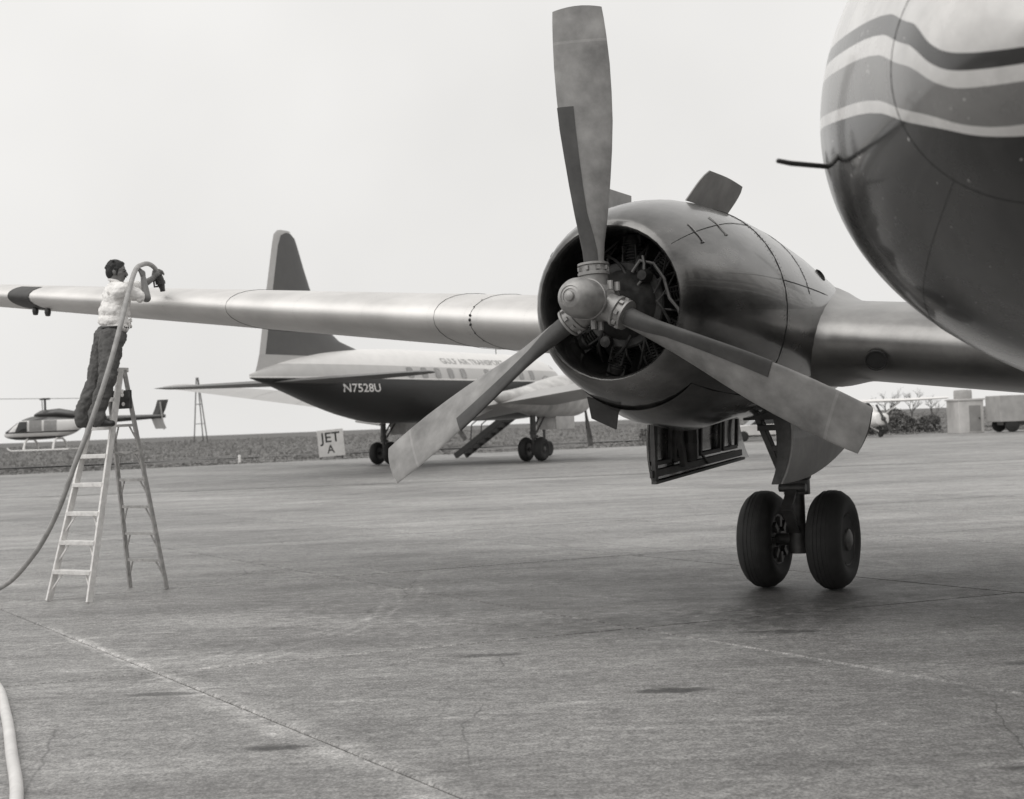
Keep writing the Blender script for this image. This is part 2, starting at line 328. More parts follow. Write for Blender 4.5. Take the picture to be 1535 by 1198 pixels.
for k in range(52000):
    x = rg.uniform(-52, 54); e = EDGE(x); u = rg.random()
    near_ = u < .36; y = e + rg.uniform(0, 15) if near_ else e + 20 + 300 * rg.random() ** 2.2
    if not near_: x *= 1 + (y - e) / 90
    hgt = rg.uniform(.04, .12) if near_ else rg.uniform(.08, .24) * (1.9 if rg.random() < .05 else 1) * (1 + (y - e) / 220)
    hgt *= .75 + .5 * math.sin(x * .21 + y * .13) * math.sin(y * .31 - x * .07)
    w = rg.uniform(.04, .12) * (1 + (y - e) / 120); a = rg.uniform(0, 3.14); c_, s_ = math.cos(a) * w, math.sin(a) * w; z = .08
    lx, ly = rg.uniform(-.08, .08), rg.uniform(-.08, .08); b = low if near_ else tall; o = len(b.v)
    b.v += [(x - c_, y - s_, z), (x + c_, y + s_, z), (x + c_ * .5 + lx, y + s_ * .5 + ly, z + hgt), (x - c_ * .7 + lx, y - s_ * .7 + ly, z + hgt * .7), (x + s_, y - c_, z), (x - s_, y + c_, z), (x - lx, y, z + hgt * .9)]
    b.f += [(o, o + 1, o + 2), (o, o + 2, o + 3), (o + 4, o + 5, o + 6)]
gr = low.build('mown_grass', M['blades'], None, False); tag(gr, 'short pale mown grass along the edge of the apron', 'grass', kind='stuff')
gr = tall.build('tall_grass', M['tall'], None, False); tag(gr, 'taller darker grass and weeds stretching to the horizon', 'grass', kind='stuff')

# ------------------------------------------------------------------ twin-engined airliner (x forward from the propeller plane, y to its left, z up)
NY = 3.56; HZ = 2.50
FX = [-16.05, -15.2, -14, -12.5, -11, -9.5, -8, 0, .8, 1.6, 2.4, 3.2, 3.8, 4.24, 4.55, 4.70, 4.75]
FZC = pchip(FX, [3.30, 3.27, 3.2, 3.12, 3.06, 3.03, 3.03, 3.03, 3.01, 2.95, 2.86, 2.76, 2.69, 2.65, 2.63, 2.62, 2.62])
FW = pchip(FX, [.04, .28, .62, .98, 1.22, 1.36, 1.40, 1.40, 1.38, 1.33, 1.21, 1.0, .75, .505, .30, .14, .01])
FU = pchip(FX, [.1, .38, .72, 1.05, 1.24, 1.35, 1.38, 1.38, 1.38, 1.36, 1.28, .98, .72, .48, .29, .14, .01])
FD = pchip(FX, [.05, .22, .48, .83, 1.13, 1.33, 1.38, 1.38, 1.33, 1.22, 1.07, .87, .656, .458, .29, .14, .01])
def fus_pt(x, a, off=0.0):           # a: 0 = right side (-y), 90deg = top
    w, u, d, zc = FW(x) + off, FU(x) + off, FD(x) + off, FZC(x)
    s = math.sin(a); return Vector((x, -w * math.cos(a), zc + (u if s > 0 else d) * s))
def fus_side(x, z, side=-1, off=.008):
    zc = FZC(x); h = FU(x) if z > zc else FD(x); q = max(0, 1 - ((z - zc) / h) ** 2); return Vector((x, side * (FW(x) * math.sqrt(q) + off), z))
def airfoil(n=18, tc=.16):
    up = []
    for k in range(n + 1):
        x = .5 * (1 - math.cos(math.pi * k / n)); yt = tc / .2 * (.2969 * math.sqrt(x) - .126 * x - .3516 * x * x + .2843 * x ** 3 - .1036 * x ** 4); cm = .018 * (1 - (2 * x - 1) ** 2)
        up.append((x, cm + yt, cm - yt))
    return [(x, a) for x, a, _ in up[::-1]] + [(x, c_) for x, _, c_ in up[1:-1]]
WLE = lambda y: -2.55 - .03 * (abs(y) - NY); WCH = lambda y: float(np.interp(abs(y), [0, 3.6, 15.2, 16], [4.7, 4.15, 1.9, 1.3])); WZ = lambda y: 1.94 + .117 * abs(y)
def wing_pt(y, cx_, cz_, off=0):
    c = WCH(y); inc = R(2.0); x = -cx_ * c; z = cz_ * c
    return Vector((WLE(y) + x * math.cos(inc) + z * math.sin(inc) * .0, y, WZ(y) + z + x * math.sin(inc) + .02))
TC = lambda y: float(np.interp(abs(y), [0, 3.6, 16], [.165, .165, .13]))
def make_wing(side, mw, parent, detail):
    b = MB(); rings = []
    for y in [.6, 1.5, 2.5, 3.6, 5, 7, 9, 11, 13, 14.5, 15.3, 15.75, 15.95, 16.03]:
        tc_ = TC(y) * (1 if y < 15.3 else max(.1, math.sqrt(max(0, 1 - ((y - 15.3) / .74) ** 2)))); rings.append([wing_pt(side * y, *p) for p in airfoil(18, tc_)])
    b.loft(rings); w = b.build('wing', mw, parent, True, 50)
    sm = MB()
    for y in ((6.2, 6.62, 9.35) if detail else (6.5, 9.3)):
        pts = [wing_pt(side * y, p[0], p[1] * 1.0) for p in airfoil(18, TC(y) + .0035)]
        sm.tube(pts[2:-2], .0022, 5)
    if detail:
        for k in range(7):                                   # rivet blisters along one seam
            pts = airfoil(30, TC(6.2) + .006); p = pts[31 + [-5, -3, -1, 0, 1, 3, 5][k] - 1]; sm.lathe([(0, -.014), ((.006, .007, .014, .016, .014, .007, .006)[k], 0), (0, .014)], 8, AX((1, 0, 0), wing_pt(side * 6.2, *p)))
    sm.build('panel_seam', M['seam'], w)
    # aileron and flap gap lines are shallow strips on the underside
    return w
def sub_ring(x, cy, cz, side, up, dn, n=40, sq=2.0):
    out = []
    for k in range(n):
        a = 2 * math.pi * k / n; c_, s_ = math.cos(a), math.sin(a)
        out.append(Vector((x, cy + side * math.copysign(abs(c_) ** (2 / sq), c_), cz + (up if s_ > 0 else dn) * math.copysign(abs(s_) ** (2 / sq), s_))))
    return out
ND = [.20, .22, .28, .40, .60, .9, 1.3, 1.7, 2.3, 3.0, 4.0, 5.0, 6.2, 7.2]
NS = pchip(ND, [.545, .575, .615, .66, .705, .755, .79, .80, .79, .76, .68, .55, .33, .05])
NU = pchip(ND, [.545, .58, .625, .685, .75, .81, .845, .845, .80, .70, .50, .34, .2, .05])
NDN = pchip(ND, [.545, .58, .625, .68, .74, .80, .84, .86, .86, .84, .77, .62, .36, .05])
def nac_pt(cy, d, a, off=0):
    c_, s_ = math.cos(a), math.sin(a); return Vector((-d, cy + (NS(d) + off) * c_, HZ + ((NU(d) if s_ > 0 else NDN(d)) + off) * s_))
def curved_plate(b, grid, t):
    """grid of Vectors [rows][cols] thickened by t along its average normal"""
    nr, nc = len(grid), len(grid[0])
    n = (grid[-1][0] - grid[0][0]).cross(grid[0][-1] - grid[0][0]).normalized() * t
    A = [p for r in grid for p in r]; B = [p + n for p in A]; o = len(A); f = []
    for i in range(nr - 1):
        for j in range(nc - 1):
            q = (i * nc + j, i * nc + j + 1, (i + 1) * nc + j + 1, (i + 1) * nc + j); f.append(q); f.append(tuple(k + o for k in q)[::-1])
    ring = [j for j in range(nc)] + [i * nc + nc - 1 for i in range(1, nr)] + [(nr - 1) * nc + j for j in range(nc - 2, -1, -1)] + [i * nc for i in range(nr - 2, 0, -1)]
    for k in range(len(ring)):
        a_, c_ = ring[k], ring[(k + 1) % len(ring)]; f.append((a_, c_, c_ + o, a_ + o))
    b.add(A + B, f); return b
def make_nacelle(cy, parent, detail, mn):
    s = -1 if cy < 0 else 1
    b = MB(); rings = [sub_ring(-d, cy, HZ, r_, r_, r_) for d, r_ in ((1.05, .53), (.6, .53), (.34, .515), (.25, .52), (.21, .532))]
    rings += [sub_ring(-d, cy, HZ, NS(d), NU(d), NDN(d)) for d in (.20, .205, .215, .23, .26, .3, .36, .44, .55, .7, .9, 1.1, 1.3, 1.5, 1.7, 2, 2.3, 2.7, 3, 3.5, 4, 4.5, 5, 5.6, 6.2, 6.8, 7.2)]
    b.loft(rings, False); na = b.build('engine_nacelle', mn, parent, True, 60)
    b = MB(); b.lathe([(.52, 0), (.52, .02), (0, .021)], 32, AX((1, 0, 0), (-1.04, cy, HZ))); b.build('firewall', M['nac_in'], na)
    if not detail: return na
    c0 = Vector((0, cy, HZ))
    # reduction gear case and crankcase
    b = MB(); b.lathe([(.30, 0), (.31, .16), (.27, .26), (.25, .34), (.17, .42), (.12, .5), (.11, .62), (0, .62)], 32, AX((1, 0, 0), (-.78, cy, HZ)))
    for k in range(9):
        a = R(20 + 40 * k); b.lathe([(0, 0), (.022, 0), (.022, .03), (0, .03)], 6, AX((1, 0, 0), c0 + Vector((-.5, .24 * math.cos(a), .24 * math.sin(a)))))
    b.build('gear_case', M['engine'], na)
    cyl = None
    for k in range(9):
        a = R(90 + 40 * k)
        if cyl is None:
            b = MB(); prof = [(.06, .24)]
            for q in range(9): h0 = .27 + q * .022; prof += [(.062, h0), (.088, h0 + .004), (.088, h0 + .009), (.062, h0 + .013)]
            prof += [(.07, .475), (.05, .52), (0, .525)]
            b.lathe(prof, 20); b.box((0, .045, .47), (.06, .05, .09)); b.box((0, -.045, .47), (.06, .05, .09))
            b.tube([(.06, .05, .22), (.075, .05, .44)], .011, 6); b.tube([(.06, -.05, .22), (.075, -.05, .44)], .011, 6)
            cyl = b.build('engine_cylinder', M['engine'], na); o = cyl
        else:
            o = cyl.copy(); C.objects.link(o); o.parent = na
        o.matrix_local = Matrix.Translation((-.66, cy, HZ)) @ Matrix.Rotation(a - R(90), 4, 'X')
    b = MB(); b.lathe([(.285, -.014), (.30, -.012), (.312, 0), (.30, .014), (.285, .012)], 40, AX((1, 0, 0), (-.46, cy, HZ)))
    for k in range(18):
        a = R(10 + 20 * k); e = Vector((0, math.cos(a), math.sin(a)))
        b.tube([c0 + Vector((-.46, 0, 0)) + e * .30, c0 + Vector((-.47, 0, 0)) + e * .36, c0 + Vector((-.56, 0, 0)) + e * .43], .008, 6)
    b.build('ignition_harness', M['engine'], na)
    rg2 = random.Random(11); b = MB()
    for k in range(16):                                       # pipes and cables criss-crossing inside the cowl mouth
        a0 = rg2.uniform(0, 6.28); a1 = a0 + rg2.uniform(-.9, .9); r0, r1 = rg2.uniform(.2, .3), rg2.uniform(.42, .5)
        p = [c0 + Vector((-.42 - .16 * q + .05 * math.sin(3 * q), (r0 + (r1 - r0) * q) * math.cos(a0 + (a1 - a0) * q), (r0 + (r1 - r0) * q) * math.sin(a0 + (a1 - a0) * q))) for q in (0, .25, .5, .75, 1)]
        b.tube(p, rg2.choice([.006, .008, .011]), 6)
    b.build('engine_cable', M['engine'], na)
    b = MB(); p = [(.10, .22, 0), (.16, .30, 0), (.26, .27, 0), (.33, .16, 0), (.36, .02, 0), (.42, -.06, 0), (.44, -.16, 0)]
    b.tube([c0 + Vector((-.40 - .01 * i, y, z)) for i, (y, z, _) in enumerate(p)], .013, 8)
    b.tube([c0 + Vector((-.39, y, z)) for y, z in ((.12, .10), (.19, .17), (.20, .27), (.19, .33))], .011, 8); b.build('oil_pipe', M['pipe'], na)
    b = MB(); b.lathe([(0, 0), (.05, 0), (.05, .05), (.035, .09), (0, .09)], 16, AX((1, 0, 0), c0 + Vector((-.45, .19, .19)))); b.build('magneto', M['engine'], na); b = MB(); b.lathe([(0, 0), (.04, 0), (.04, .06), (0, .07)], 16, AX((1, 0, 0), c0 + Vector((-.45, -.13, -.26)))); b.build('magneto', M['engine'], na)
    # panel seams, latches, exhaust port
    b = MB()
    b.tube([nac_pt(cy, 1.7, R(a), .001) for a in range(-80, 260, 5)], .0028, 5)
    b.tube([nac_pt(cy, d, R(38 + 9 * (d - .25)), .001) for d in np.linspace(.25, 1.7, 20)], .0022, 5)
    b.tube([nac_pt(cy, d, R(142 - 9 * (d - .25)), .001) for d in np.linspace(.25, 1.7, 20)], .0022, 5)
    b.tube([nac_pt(cy, d, R(14), .001) for d in np.linspace(1.7, 2.9, 12)], .002, 5); b.tube([nac_pt(cy, 2.35, R(a), .0) for a in range(10, 80, 5)], .002, 5)
    b.tube([nac_pt(cy, d, R(-38), .001) for d in np.linspace(.5, 1.7, 12)], .003, 5)
    b.build('panel_seam', M['seam'], na)
    for d, a in ((.55, 40), (.95, 44), (.55, 140), (.95, 136)):
        b = MB(); e = [nac_pt(cy, d, R(a + q), .004) for q in (-7, -3, 3, 7)]; b.tube(e, .0045, 6); b.tube([e[0] - Vector((.014, 0, 0)), e[0] + Vector((.014, 0, 0))], .007, 6); b.build('cowl_latch', M['doorpaint'] if d > .7 else M['nac'], na)
    b = MB()
    for d, a in ((.75, 150), (1.0, 155)): b = MB(); b.box(nac_pt(cy, d, R(a), .01), (.09, .03, .02)); b.build('cowl_fastener', M['engine'], na)
    b = MB(); p = nac_pt(cy, 3.15, R(33), -.01); n_ = Vector((.12, math.cos(R(30)), math.sin(R(30)))); b.lathe([(.055, 0), (.062, .012), (.05, .02), (.045, -.03), (0, -.03)], 20, AX(n_, p)); b.build('exhaust_port', M['seam'], na)
    rp = [nac_pt(cy, d, R(a), -.001) for d in (1.64, 1.76, 2.38) for a in np.arange(-60, 240, 2.4)] + [nac_pt(cy, d, R(a), -.001) for a in (-38, 14, 166) for d in np.arange(.7, 3.0, .035)]
    rivets('rivet', rp, na, .0034)
    # raised doors on top, hanging flap below the chin
    for sg_ in (1, -1):
        b = MB(); g_ = []
        for i in range(7):
            q = i / 6; row = []
            for j in range(9):
                u = j / 8; d0 = 1.36 + .74 * u; rnd = 0; u2 = .5 + (u - .5) * (1, 1, 1, 1, .985, .95, .86)[i]; d0 = 1.36 + (.84 if sg_ > 0 else .5) * u2
                hp_ = nac_pt(cy, d0 - (0 if sg_ > 0 else .05), R(80 if sg_ > 0 else 137), .015); row.append(hp_ + Vector((-rnd - .17 * q, sg_ * (.12 if sg_ > 0 else .0) * q, (.25 if sg_ > 0 else .46) * q)))
            g_.append(row)
        curved_plate(b, g_, .012 * sg_); b.build('raised_cowl_door', M['doorpaint'], na, True, 40, .003)
    b = MB(); g_ = [[Vector((-.72 - .06 * q, cy + (-.45 + .26 * u) * (1 - q) + (-.45 + .20 * u) * q, (1.86 - .07 * u) * (1 - q) + (1.70 - .09 * u) * q)) for u in (0, .15, .5, .85, 1)] for q in (0, .5, .9, 1)]
    curved_plate(b, g_, .014); b.build('hanging_cowl_flap', M['nac_in'], na)
    # chin air scoop lip
    b = MB(); rr = []
    for q, (d, gx) in enumerate(((.62, 0), (.60, .02), (.9, .06), (1.5, .075), (2.0, .02))):
        rr.append([nac_pt(cy, d, R(a), gx * math.cos(R((a + 90) * 2.2))) for a in range(-128, -51, 4)])
    b.loft(rr, False, False); b.build('chin_scoop', mn, na, True, 60)
    return na
def rivets(name, pts, parent, r_=.006):
    b = MB()
    for p in pts: b.add([p + Vector(q) * r_ for q in ((1, 0, 0), (-1, 0, 0), (0, 1, 0), (0, -1, 0), (0, 0, 1), (0, 0, -1))], [(0, 2, 4), (2, 1, 4), (1, 3, 4), (3, 0, 4), (2, 0, 5), (1, 2, 5), (3, 1, 5), (0, 3, 5)])
    o = b.build(name, M['rivet'], parent); o['kind'] = 'stuff'; return o
def make_prop(cy, phase, parent, detail, tiltx=0):
    b = MB(); b.lathe([(0, -.16), (.10, -.16), (.135, -.12), (.14, 0), (.125, .07), (.115, .09), (.115, .105)] + [(.138, .108), (.142, .12), (.142, .135), (.136, .14), (.139, .20), (.139, .25), (.131, .30), (.112, .345), (.085, .375), (.072, .384), (.070, .379), (.052, .386), (.050, .380), (.034, .382), (.032, .405), (.022, .412), (0, .413)], 48, AX((1, 0, 0)))
    for k in range(3):
        a = R(120 * k); rm = Matrix.Rotation(a, 4, 'X')
        b.lathe([(.095, .06), (.098, .17), (.110, .175), (.110, .195), (.092, .20), (.092, .24), (.107, .245), (.107, .26), (.08, .265)], 24, rm)
        for q in range(8):
            e = 2 * math.pi * q / 8; b.box((.099 * math.cos(e), .099 * math.sin(e), .22), (.022, .024, .028), Matrix.Rotation(e, 3, 'Z'), rm)
        a2 = a + R(60)
        for sx in (-.05, .06): b.lathe([(0, -.03), (.02, -.03), (.02, .03), (0, .03)], 8, Matrix.Translation((sx, -.17 * math.sin(a2), .17 * math.cos(a2))))
    pr = b.build('propeller', M['dome'], parent, True, 40, loc=(0, cy, HZ)); pr.rotation_euler = (0, -tiltx, 0)
    pr.rotation_euler = (Matrix.Rotation(-tiltx, 3, 'Y') @ Matrix.Rotation(phase, 3, 'X')).to_euler()
    rs = [.22, .30, .40, .52, .68, .85, 1.05, 1.25, 1.45, 1.65, 1.85, 1.97, 2.03, 2.05]
    ch = pchip([.22, .34, .5, .7, .95, 1.25, 1.6, 1.9, 2.05], [.135, .15, .21, .27, .325, .375, .39, .37, .345])
    be = pchip([.22, .5, 1.0, 1.5, 2.05], [58, 52, 40, 31, 24]); tk = pchip([.22, .4, .6, .9, 1.4, 2.05], [.135, .115, .075, .045, .028, .014])
    def pt(r_, s_, th_, off=0):
        c_ = ch(r_); bt = R(be(r_)); e = (.42 - s_) * c_
        cir = max(0, min(1, (.5 - r_) / .25)); t_ = tk(r_)
        prof = 4 * s_ * (1 - s_); prof = prof ** (.5 if th_ > 0 else .6)
        nn = (t_ / 2 * prof + off) * th_ + (.012 * (1 - cir) * prof if th_ > 0 else 0)
        t = Vector((0, -1, 0)); F_ = Vector((1, 0, 0)); cv = t * math.cos(bt) + F_ * math.sin(bt); nv = F_ * math.cos(bt) - t * math.sin(bt)
        e += off * (1 if s_ < .02 else 0)
        sh = -.012 * (1 - s_) if r_ > 1.9 else 0
        return cv * e + nv * nn + Vector((0, 0, r_ + (.02 * math.sin(math.pi * s_) if r_ > 2.04 else 0)))
    ss = [0, .01, .04, .1, .2, .32, .45, .6, .75, .87, .95, .99, 1]
    b = MB(); rings = [[pt(r_, s_, 1) for s_ in ss] + [pt(r_, s_, -1) for s_ in ss[-2:0:-1]] for r_ in rs]; b.loft(rings)
    rad = [r_ for r_ in rs for _ in rings[0]]
    bl = b.build('blade', M['blade'], pr, True, 50, attr={'rad': rad})
    bo = MB(); s2 = [0, .01, .04, .1, .17, .235]; rb = [.27, .34, .45, .6, .8, 1.0, 1.2, 1.34, 1.36]
    def fr(r_): return 1.9 if r_ < .35 else (1.55 if r_ < .6 else 1.2)
    R_ = [[pt(r_, min(s_ * fr(r_), .5), 1, .005) for s_ in s2[::-1]] + [pt(r_, min(s_ * fr(r_), .5), -1, .005) for s_ in s2[1:]] + [pt(r_, min(s_ * fr(r_), .5), -1, -.004) for s_ in s2[:0:-1]] + [pt(r_, min(s_ * fr(r_), .5), 1, -.004) for s_ in s2] for r_ in rb]
    bo.loft(R_); bt_ = bo.build('deicing_boot', M['boot'], pr, True, 40)
    for k in (1, 2):
        for src in (bl, bt_):
            o = src.copy(); C.objects.link(o); o.parent = pr; o.rotation_euler = (R(120 * k), 0, 0)
    return pr
def make_gear(cy, parent, detail, x=-4.2):
    b = MB(); b.tube([(x, cy, 1.16), (x, cy, 2.0)], .115, 16); b.tube([(x, cy, 1.02), (x, cy, 1.05), (x, cy, 1.10), (x, cy, 1.16), (x, cy, 1.2)], [.09, .135, .145, .135, .1], 20); b.tube([(x, cy, .90), (x, cy, 1.04)], .125, 18); b.tube([(x + .13, cy - .13, .97), (x + .13, cy + .13, .97)], .04, 10); b.tube([(x, cy, .97), (x + .13, cy, .97)], .05, 10)
    b.tube([(x + .1, cy - .1, 1.12), (x + .75, cy - .12, 1.75)], .035, 8); b.tube([(x + .1, cy + .1, 1.12), (x + .75, cy + .12, 1.75)], .035, 8)
    st = b.build('landing_gear', M['strut'], parent, True, 40, .004 if detail else 0)
    b = MB(); b.tube([(x, cy - .42, .47), (x, cy + .42, .47)], .055, 12); b.tube([(x, cy, .34), (x, cy, .62)], .095, 14); b.build('axle', M['strut'], st)
    b = MB(); b.tube([(x, cy, .55), (x, cy, 1.1)], .07, 16); b.build('oleo_piston', M['strut'], st)
    b = MB(); b.bar((x + .1, cy, 1.0), (x + .34, cy, .78), .1, .03, (1, 0, 1)); b.bar((x + .34, cy, .78), (x + .09, cy, .55), .1, .03, (1, 0, -1)); b.build('torque_link', M['strut'], st)
    for s in (-1, 1):
        m_ = AX((0, s, 0), (x, cy + s * .335, .47))
        w = .165
        prof = [(.24, -w * .8), (.29, -w * .97), (.345, -w), (.385, -w * .93), (.418, -w * .78), (.443, -w * .56)]
        for zz in (-.36, -.12, .12, .36): rz_ = .468 - .06 * zz * zz; prof += [(rz_, w * (zz - .06)), (rz_, w * (zz - .018)), (rz_ - .003, w * (zz - .012)), (rz_ - .003, w * (zz + .012)), (rz_, w * (zz + .018)), (rz_, w * (zz + .06))] if detail else [(rz_, w * zz)]
        prof += [(.443, w * .56), (.418, w * .78), (.385, w * .93), (.345, w), (.29, w * .97), (.24, w * .8)]
        b = MB(); b.lathe(prof, 48 if detail else 24, m_); b.build('tyre', M['tyre'], st, True, 40)
        b = MB(); b.lathe([(0, -.13), (.24, -.135), (.25, -.12), (.235, -.08), (.235, .08), (.25, .12), (.24, .14), (.2, .10), (.12, .09), (.10, .15), (.06, .17), (0, .17)], 32, m_)
        if detail:
            for k in range(8):
                a = R(45 * k); b.lathe([(0, 0), (.035, 0), (.035, .012), (0, .012)], 10, m_ @ Matrix.Translation((.165 * math.cos(a), .165 * math.sin(a), .095)))
                if s < 0 or True: b.box((.17 * math.cos(a), .17 * math.sin(a), -.14), (.10, .05, .05), Matrix.Rotation(a, 3, 'Z'), m_)
        b.build('wheel_rim', M['rim'], st, True, 35)
    return st
def gear_doors(cy, parent):
    # outboard door hanging open, its ribbed inside towards the fuselage
    y = cy - .52
    def edge_low(u): return 1.14 + .12 * u
    b = MB(); gr_ = []
    for i in range(7):
        q = i / 6; row = []
        for j in range(9):
            u = j / 8; x = -1.95 - 2.15 * u; zt = 1.74 - .02 * u; zl = edge_low(u) + (.0 if u > .12 else 0)
            if j == 0: x += -.10 * (1 - q) ** 2 + .12 * (q - .5) * -.6
            row.append(Vector((x - .06 * q - .22 * q * (u > .8) * (u - .8) * 5, y - .20 * math.sin(math.pi * .5 * q) * .55 + .10 * q, zt + (zl - zt) * q)))
        gr_.append(row)
    curved_plate(b, gr_, -.02); d = b.build('outboard_gear_door', M['nac'], parent, True, 40, .003)
    f = MB()
    def P(u, q, off): return Vector((-1.95 - 2.15 * u, y - .11 * math.sin(math.pi * .5 * q) + .10 * q + off, 1.73 + (edge_low(u) - 1.73) * q))
    for u0, u1 in ((.05, .2), (.25, .47), (.52, .74), (.78, .95)):
        for a, c_ in (((u0, .12), (u1, .12)), ((u1, .12), (u1, .74)), ((u1, .74), (u0, .74)), ((u0, .74), (u0, .12))):
            f.bar(P(*a, .03), P(*c_, .03), .035, .03, (0, 1, 0))
    f.bar(P(.0, .88, .03), P(1, .88, .03), .06, .025, (0, 1, 0)); f.bar(P(.01, 1, .035), P(1, 1, .035), .025, .05, (0, 1, 0)); f.bar(P(.02, .05, .03), P(.03, .98, .03), .05, .04, (0, 1, 0)); f.bar(P(.5, .7, .045), P(.58, .92, .045), .02, .02, (0, 1, 0))
    f.bar(P(.22, .0, .06), P(.30, .86, .06), .06, .05, (0, 1, 0))
    f.build('door_rib', M['door_in'], d, True, 30, .003)
    b = MB(); b.tube([P(.36, .1, .06), P(.34, .5, .1), P(.38, .74, .06)], .07, 10); b.build('door_actuator', M['strut'], d)
    # inboard door, its curved outside towards the fuselage
    y = cy + .50; b = MB(); gr_ = []
    for i in range(8):
        q = i / 7; row = []
        for j in range(13):
            u = j / 12; x = -2.52 - 2.45 * u; zl = 1.10 + .02 * u + .60 * max(0, (u - .12)) ** 1.9; zt = 1.70 + .05 * u
            row.append(Vector((x + .16 * q * (1 - u), y + .10 * math.sin(math.pi * .5 * q) - .14 * q * q, zt + (min(zl, zt - .01) - zt) * q)))
        gr_.append(row)
    curved_plate(b, gr_, .02); dI = b.build('inboard_gear_door', M['doorpaint'], parent, True, 50, .003)
    b = MB(); curved_plate(b, [[r0_[0] + Vector((.004, -.15 * k * (.5 + .5 * (1 - i / 7)), .0)) for k in (0, .5, 1)] for i, r0_ in enumerate(gr_)], .018); b.build('door_flange', M['door_in'], dI, True, 40)
    b = MB(); b.bar((-2.85, cy + .08, 1.75), (-2.95, cy + .26, 1.20), .05, .07, (1, 0, 0)); b.bar((-2.85, cy + .32, 1.75), (-2.95, cy + .27, 1.2), .05, .07, (1, 0, 0)); b.bar((-2.87, cy + .12, 1.56), (-2.87, cy + .34, 1.56), .05, .12, (1, 0, 0)); b.bar((-2.91, cy + .18, 1.38), (-2.91, cy + .30, 1.38), .05, .05, (1, 0, 0)); b.box((-2.9, cy + .2, 1.70), (.2, .4, .14)); b.build('drag_brace', M['strut'], parent, True, 30, .004)
def make_airliner(name, label, loc, rz, scale, mfus, mwing, mnac, detail, bandfn, phases):
    root = thing(name, label, 'airliner', loc, rz, None, scale)
    st = sorted(set(list(np.linspace(-16.05, -8, 34)) + list(np.linspace(-8, 0, 12)) + list(np.linspace(0, 4.2, 46)) + list(np.linspace(4.2, 4.7, 28)) + [4.71, 4.72, 4.73, 4.74, 4.745, 4.75])); n = 160
    b = MB(); rings = [[fus_pt(x, 2 * math.pi * k / n) for k in range(n)] for x in st]; b.loft(rings)
    fu = b.build('fuselage', mfus, root, True, 60, attr={'band': [bandfn(p) for p in b.v]})
    for s in (-1, 1):
        w = make_wing(s, mwing, root, detail and s < 0)
        na = make_nacelle(s * NY, root, detail and s < 0, mnac)
        make_prop(s * NY, phases[0 if s < 0 else 1], root, detail and s < 0, R(1.4))
        gl = make_gear(s * NY, root, detail and s < 0)
        # tailplane
        b = MB(); rr = []
        for y, le, c_ in ((.15, -12.6, 2.6), (1.5, -12.85, 2.3), (3.5, -13.25, 1.8), (5.2, -13.6, 1.35), (5.65, -13.8, 1.0), (5.78, -14.0, .6)):
            rr.append([Vector((le - p[0] * c_, s * y, 3.12 + .012 * y + p[1] * c_)) for p in airfoil(10, .09 if y < 5.7 else .04)])
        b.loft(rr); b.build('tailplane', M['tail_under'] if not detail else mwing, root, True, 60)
        for k in range(11):                                   # cabin windows
            x0 = -.3 - .87 * k
            if -4.9 < x0 < -4.5: continue
            b = MB(); gr_ = []
            for i in range(5):
                row = []
                for j in range(5):
                    u, q = j / 4 - .5, i / 4 - .5; sh = 1 - .12 * (abs(u) > .4 and abs(q) > .4)
                    row.append(fus_side(x0 + .38 * u * sh, 3.47 + .40 * q * sh, s, .006))
                gr_.append(row)
            curved_plate(b, gr_, .006 * s); b.build('cabin_window', M['window'], fu)
        for a0, a1 in ((44, 66), (68, 88)):                   # windscreen panes
            b = MB(); g_ = [[fus_pt(2.42 + .38 * (1 - q) + .12 * q - (0 if a0 > 60 else .5 * (1 - u)), R((a0 + (a1 - a0) * u)) if s < 0 else R(180 - (a0 + (a1 - a0) * u)), .012) + Vector((0, 0, 0)) for u in (0, .33, .66, 1)] for q in (0, .5, 1)]
            curved_plate(b, g_, .008); b.build('windscreen_pane', M['glass'], fu)
    # fin and rudder
    def fin(name, secs, m, t, par_=root):
        b = MB(); rr = []
        for z, x0, x1 in secs:
            rr.append([Vector((x1 + (x0 - x1) * p[0], p[1] * t * (x1 - x0) / 2.5, z)) for p in [(q[0], q[1] - .018 * (1 - (2 * q[0] - 1) ** 2)) for q in airfoil(10, .12)]])
        b.loft(rr); return b.build(name, m, par_, True, 60)
    fin('fin_root', [(3.35, -15.85, -9.6), (3.7, -15.7, -9.3), (4.0, -15.6, -9.5), (4.05, -15.58, -9.6)], M['finroot'], 1)
    f1 = fin('fin', [(4.05, -15.30, -9.6), (4.3, -15.25, -10.3), (4.6, -15.18, -11.4), (5.0, -15.1, -12.05), (6.0, -14.88, -12.75), (7.0, -14.66, -13.2), (7.7, -14.5, -13.48), (8.0, -14.44, -13.62), (8.16, -14.35, -13.85)], M['findark'], 1.3)
    fin('rudder', [(4.05, -15.58, -15.28), (6.0, -15.17, -14.86), (7.7, -14.78, -14.48), (8.05, -14.68, -14.3), (8.2, -14.5, -13.8), (8.23, -14.35, -13.95)], M['rudder'], 1)
    # nose gear
    b = MB(); b.tube([(2.9, 0, .35), (2.9, 0, 2.1)], .06, 12); b.tube([(2.9, -.2, .33), (2.9, .2, .33)], .035, 10); b.tube([(2.9, 0, 1.0), (2.2, 0, 1.9)], .03, 8); ng = b.build('nose_gear', M['strut'], root)
    for s in (-1, 1):
        b = MB(); b.lathe([(.16, -.07), (.25, -.095), (.315, -.07), (.33, 0), (.315, .07), (.25, .095), (.16, .07), (0, .05)], 28, AX((0, s, 0), (2.9, s * .2, .33))); b.build('tyre', M['tyre'], ng)
    return root, fu
M['stair'] = mat('airstair_paint', .03, .7)
M['doorpaint'] = mat('door_paint', .24, .5, .1, .1, .25, 4)
